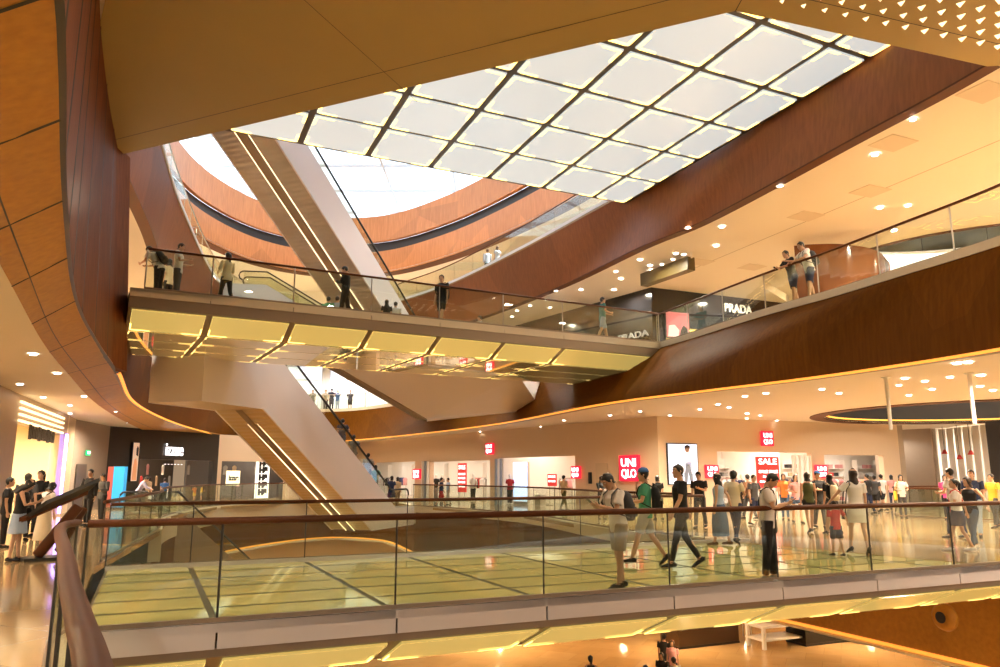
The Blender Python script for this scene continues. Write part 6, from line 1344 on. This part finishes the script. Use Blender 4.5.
# ---- ground floor
def G(key, px, Y, h, face, label, **kw):
    q = ray(px, 640); person(key, (q.x * Y / q.y, Y, Z0), h, face, label, lod=2, **kw)
G('ga', 590, 27.3, 1.66, 5, 'woman in black with ponytail walking alone on the ground floor', top=('tank', 'black'), bottom=('midi', 'black'), hair=('pony', 'black'), sex='f')
G('gb', 664, 30.5, 1.74, -30, 'person in black tee at the top of the ground floor group', top=('tee', 'black'), bottom=('trousers', 'dgrey'))
G('gc', 672, 29.6, 1.70, 160, 'person with long hair and pink top in the ground floor group', top=('tee', 'pink'), bottom=('slim', 'dgrey'), hair=('long', 'brown'), sex='f')
G('gd', 661, 27.8, 1.66, 150, 'woman in black facing us in the ground floor group', top=('tee', 'black'), bottom=('slim', 'black'), hair=('long', 'black'), sex='f')
G('ge', 673, 26.9, 1.70, 20, 'person in grey tee at the front of the ground floor group', top=('tee', 'lgrey'), bottom=('trousers', 'dgrey'))
G('gf', 645, 26.0, 1.66, 60, 'dark head at the lower left of the ground floor group', top=('tee', 'dgrey'), bottom=('trousers', 'black'))
G('gg', 897, 24.5, 1.68, 170, 'person in white top at the lower right on the ground floor', top=('tee', 'white'), bottom=('slim', 'denim'), hair=('bob', 'black'), sex='f')
G('gh', 906, 24.2, 1.72, 190, 'person in dark top beside the one in white at lower right', top=('tee', 'dgrey'), bottom=('trousers', 'black'))
# ------------------------------------------------------------------ light
W = bpy.data.worlds.new('world'); SC.world = W; W.use_nodes = True; nt = W.node_tree; bg = nt.nodes['Background']
tc = nt.nodes.new('ShaderNodeTexCoord'); sp = nt.nodes.new('ShaderNodeSeparateXYZ'); rp = nt.nodes.new('ShaderNodeValToRGB')
rp.color_ramp.elements[0].position = .05; rp.color_ramp.elements[0].color = (.11, .075, .045, 1)
rp.color_ramp.elements[1].position = .30; rp.color_ramp.elements[1].color = (.93, .97, 1.0, 1)
nt.links.new(tc.outputs['Generated'], sp.inputs[0]); nt.links.new(sp.outputs['Z'], rp.inputs[0]); nt.links.new(rp.outputs[0], bg.inputs['Color'])
bg.inputs['Strength'].default_value = 3.1

def inside(p, poly):
    x, y = p; c = False; n = len(poly)
    for i in range(n):
        a, b = poly[i], poly[(i + 1) % n]
        if (a[1] > y) != (b[1] > y) and x < (b[0] - a[0]) * (y - a[1]) / (b[1] - a[1]) + a[0]: c = not c
    return c
DLM = MB(); DLM.tube([(0, 0, -.02), (0, 0, .01)], .085, 14)
DLT = MB()
for k in range(14):
    a, b = 2 * PI * k / 14, 2 * PI * (k + 1) / 14
    DLT.add([(math.cos(a) * .085, math.sin(a) * .085, -.022), (math.cos(b) * .085, math.sin(b) * .085, -.022), (math.cos(b) * .13, math.sin(b) * .13, -.012), (math.cos(a) * .13, math.sin(a) * .13, -.012)], [(3, 2, 1, 0)])
DL = [None]
def downlight(x, y, z, s=1.0, where='', grp='ceiling downlights'):
    if DL[0] is None:
        o = thing('downlight', '', 'downlight', (x, y, z)); 
        a = DLT.build('trim_ring', M_CREAM, o, origin=(0, 0, 0)); b = DLM.build('lamp_face', M_LAMP, o, origin=(0, 0, 0)); DL[0] = o
    else: o = dup(DL[0])
    o.location = (x, y, z); o.scale = (s, s, s)
    tag(o, where, 'downlight', grp); return o
def lamp(x, y, z, e, col=(1, .74, .44), kind='AREA', size=.4, spread=160, name='lamp', rot=None):
    l = bpy.data.lights.new(name, kind); l.energy = e; l.color = col
    if kind == 'AREA': l.shape = 'DISK'; l.size = size; l.spread = R(spread)
    else: l.shadow_soft_size = size
    o = bpy.data.objects.new(name, l); COL.objects.link(o); o.location = (x, y, z)
    if rot: o.rotation_euler = rot
    return o
for px, py, z, s in [(780,186,C2,1),(875,155,C2,1),(913,120,C2,.8),(688,228,C2,1),(722,227,C2,1),(716,246,C2,1),(676,254,C2,.9),(684,255,C2,.8),(640,260,C2,1),(650,266,C2,.9),(651,270,C2,.7),(662,265,C2,.7),(673,260,C2,.7),(621,279,C2,1),(614,290,C2,1),(616,272,C2,.8),(581,290,C2,.9),(556,291,C2,.9),(546,300,C2,.9),(550,308,C2,.8),(530,306,C2,.8),(517,311,C2,.8),(512,317,C2,.8),(880,208,C2,1),(908,206,C2,.9)]:
    p = atz(px, py, z - .03); downlight(p.x, p.y, z - .01, s * 1.15, 'small bright downlight in the cream ceiling of the upper right gallery', 'upper gallery downlights')
for px, py, s in [(33,355,1),(57,374,1),(20,385,1),(43,398,1),(24,403,.9),(70,406,.9),(70,414,.9),(54,417,.8),(115,412,1),(103,427,.8),(122,419,.8),(128,423,.8),(84,397,1),(181,437,.8),(159,431,.8),(105,427,.7),(228,442,.8),(250,444,.8)]:
    p = atz(px, py, C1 - .03); downlight(p.x, p.y, C1 - .01, s * .9, 'small bright downlight in the cream ceiling above the left gallery', 'left gallery downlights')
for px, py, s in [(745,397,1),(766,394,1),(822,390,1),(839,394,1),(718,405,1),(729,408,1),(747,414,1),(747,419,.9),(733,420,.8),(760,416,.8),(777,421,.8),(957,364,1.2),(968,363,1.2),(905,379,1.1),(899,386,.9),(925,382,1),(932,390,1),(950,378,1),(909,396,1),(981,376,1.2),(980,387,1.1),(993,391,1.1),(700,410,.9),(670,416,.8),(640,412,.8),(610,416,.9),(577,425,.8),(541,427,.8),(564,421,.8),(519,430,.7),(480,432,.7),(450,436,.6),(420,438,.6)]:
    p = atz(px, py, C1 - .03); downlight(p.x, p.y, C1 - .01, s * .9, 'small bright downlight in the cream ceiling in front of the bright store', 'store front downlights')
WARM = (1.0, .84, .63)
k = 0
for ix in range(-30, 34, 6):
    for iy in range(0, 66, 6):
        qa, qb = Vector((ix, iy, 0)) - K1, 0
        instore = qa.dot(NL) < 2.2 and qa.dot(NR) < 2.2
        if not inside((ix, iy), V2) and not inside((ix, iy), OV) and not instore:
            if abs(ix) > 26 and iy < 6: continue
            lamp(ix, iy, C1 - .05, (210 if ix < 0 else 260) if iy < 20 else 640, WARM, name='downlight_or_fill')
        if not inside((ix, iy), V3H) and not inside((ix, iy), OV) and not (inside((ix, iy), SOF)):
            lamp(ix, iy, C2 - .06, 470, (1.0, .88, .69), name='downlight_or_fill')
for ix in range(-24, 30, 8):
    for iy in range(12, 66, 8):
        if not inside((ix, iy), V1): lamp(ix, iy, -2.72, 260, (1, .70, .40), name='downlight_or_fill')
for x, y in ((2.5, 9), (7, 10), (11, 11.5), (6, 4)): lamp(x, y, C2 - .12, 170, (1, .80, .56), name='downlight_or_fill')  # fill lamps added under the near soffit to light people on the bridge
for x, y in ((9, 26), (7, 31), (4.5, 37), (1, 43), (-4, 51), (-9, 57.5), (-16, 58), (-21.3, 50), (-21.5, 42), (-18, 32)): lamp(x, y, C3 - .2, 650, (1, .88, .74), name='downlight_or_fill')  # fill lamps added to brighten the third gallery
lamp(20.8, 32.2, C3 - .3, 1500, (1, .95, .88), size=2, name='downlight_or_fill'); lamp(20.8, 36, C3 - .3, 900, (1, .95, .88), size=2, name='downlight_or_fill')  # fill lamps added inside the oval opening to brighten its lining
vs = SC.view_settings; vs.view_transform = 'Standard'; vs.look = 'None'; vs.exposure = 0.12; vs.gamma = 1.0; vs.use_curve_mapping = False
SC.cycles.use_denoising = True
SC.cycles.max_bounces = 10; SC.cycles.diffuse_bounces = 4; SC.cycles.glossy_bounces = 4; SC.cycles.transparent_max_bounces = 24
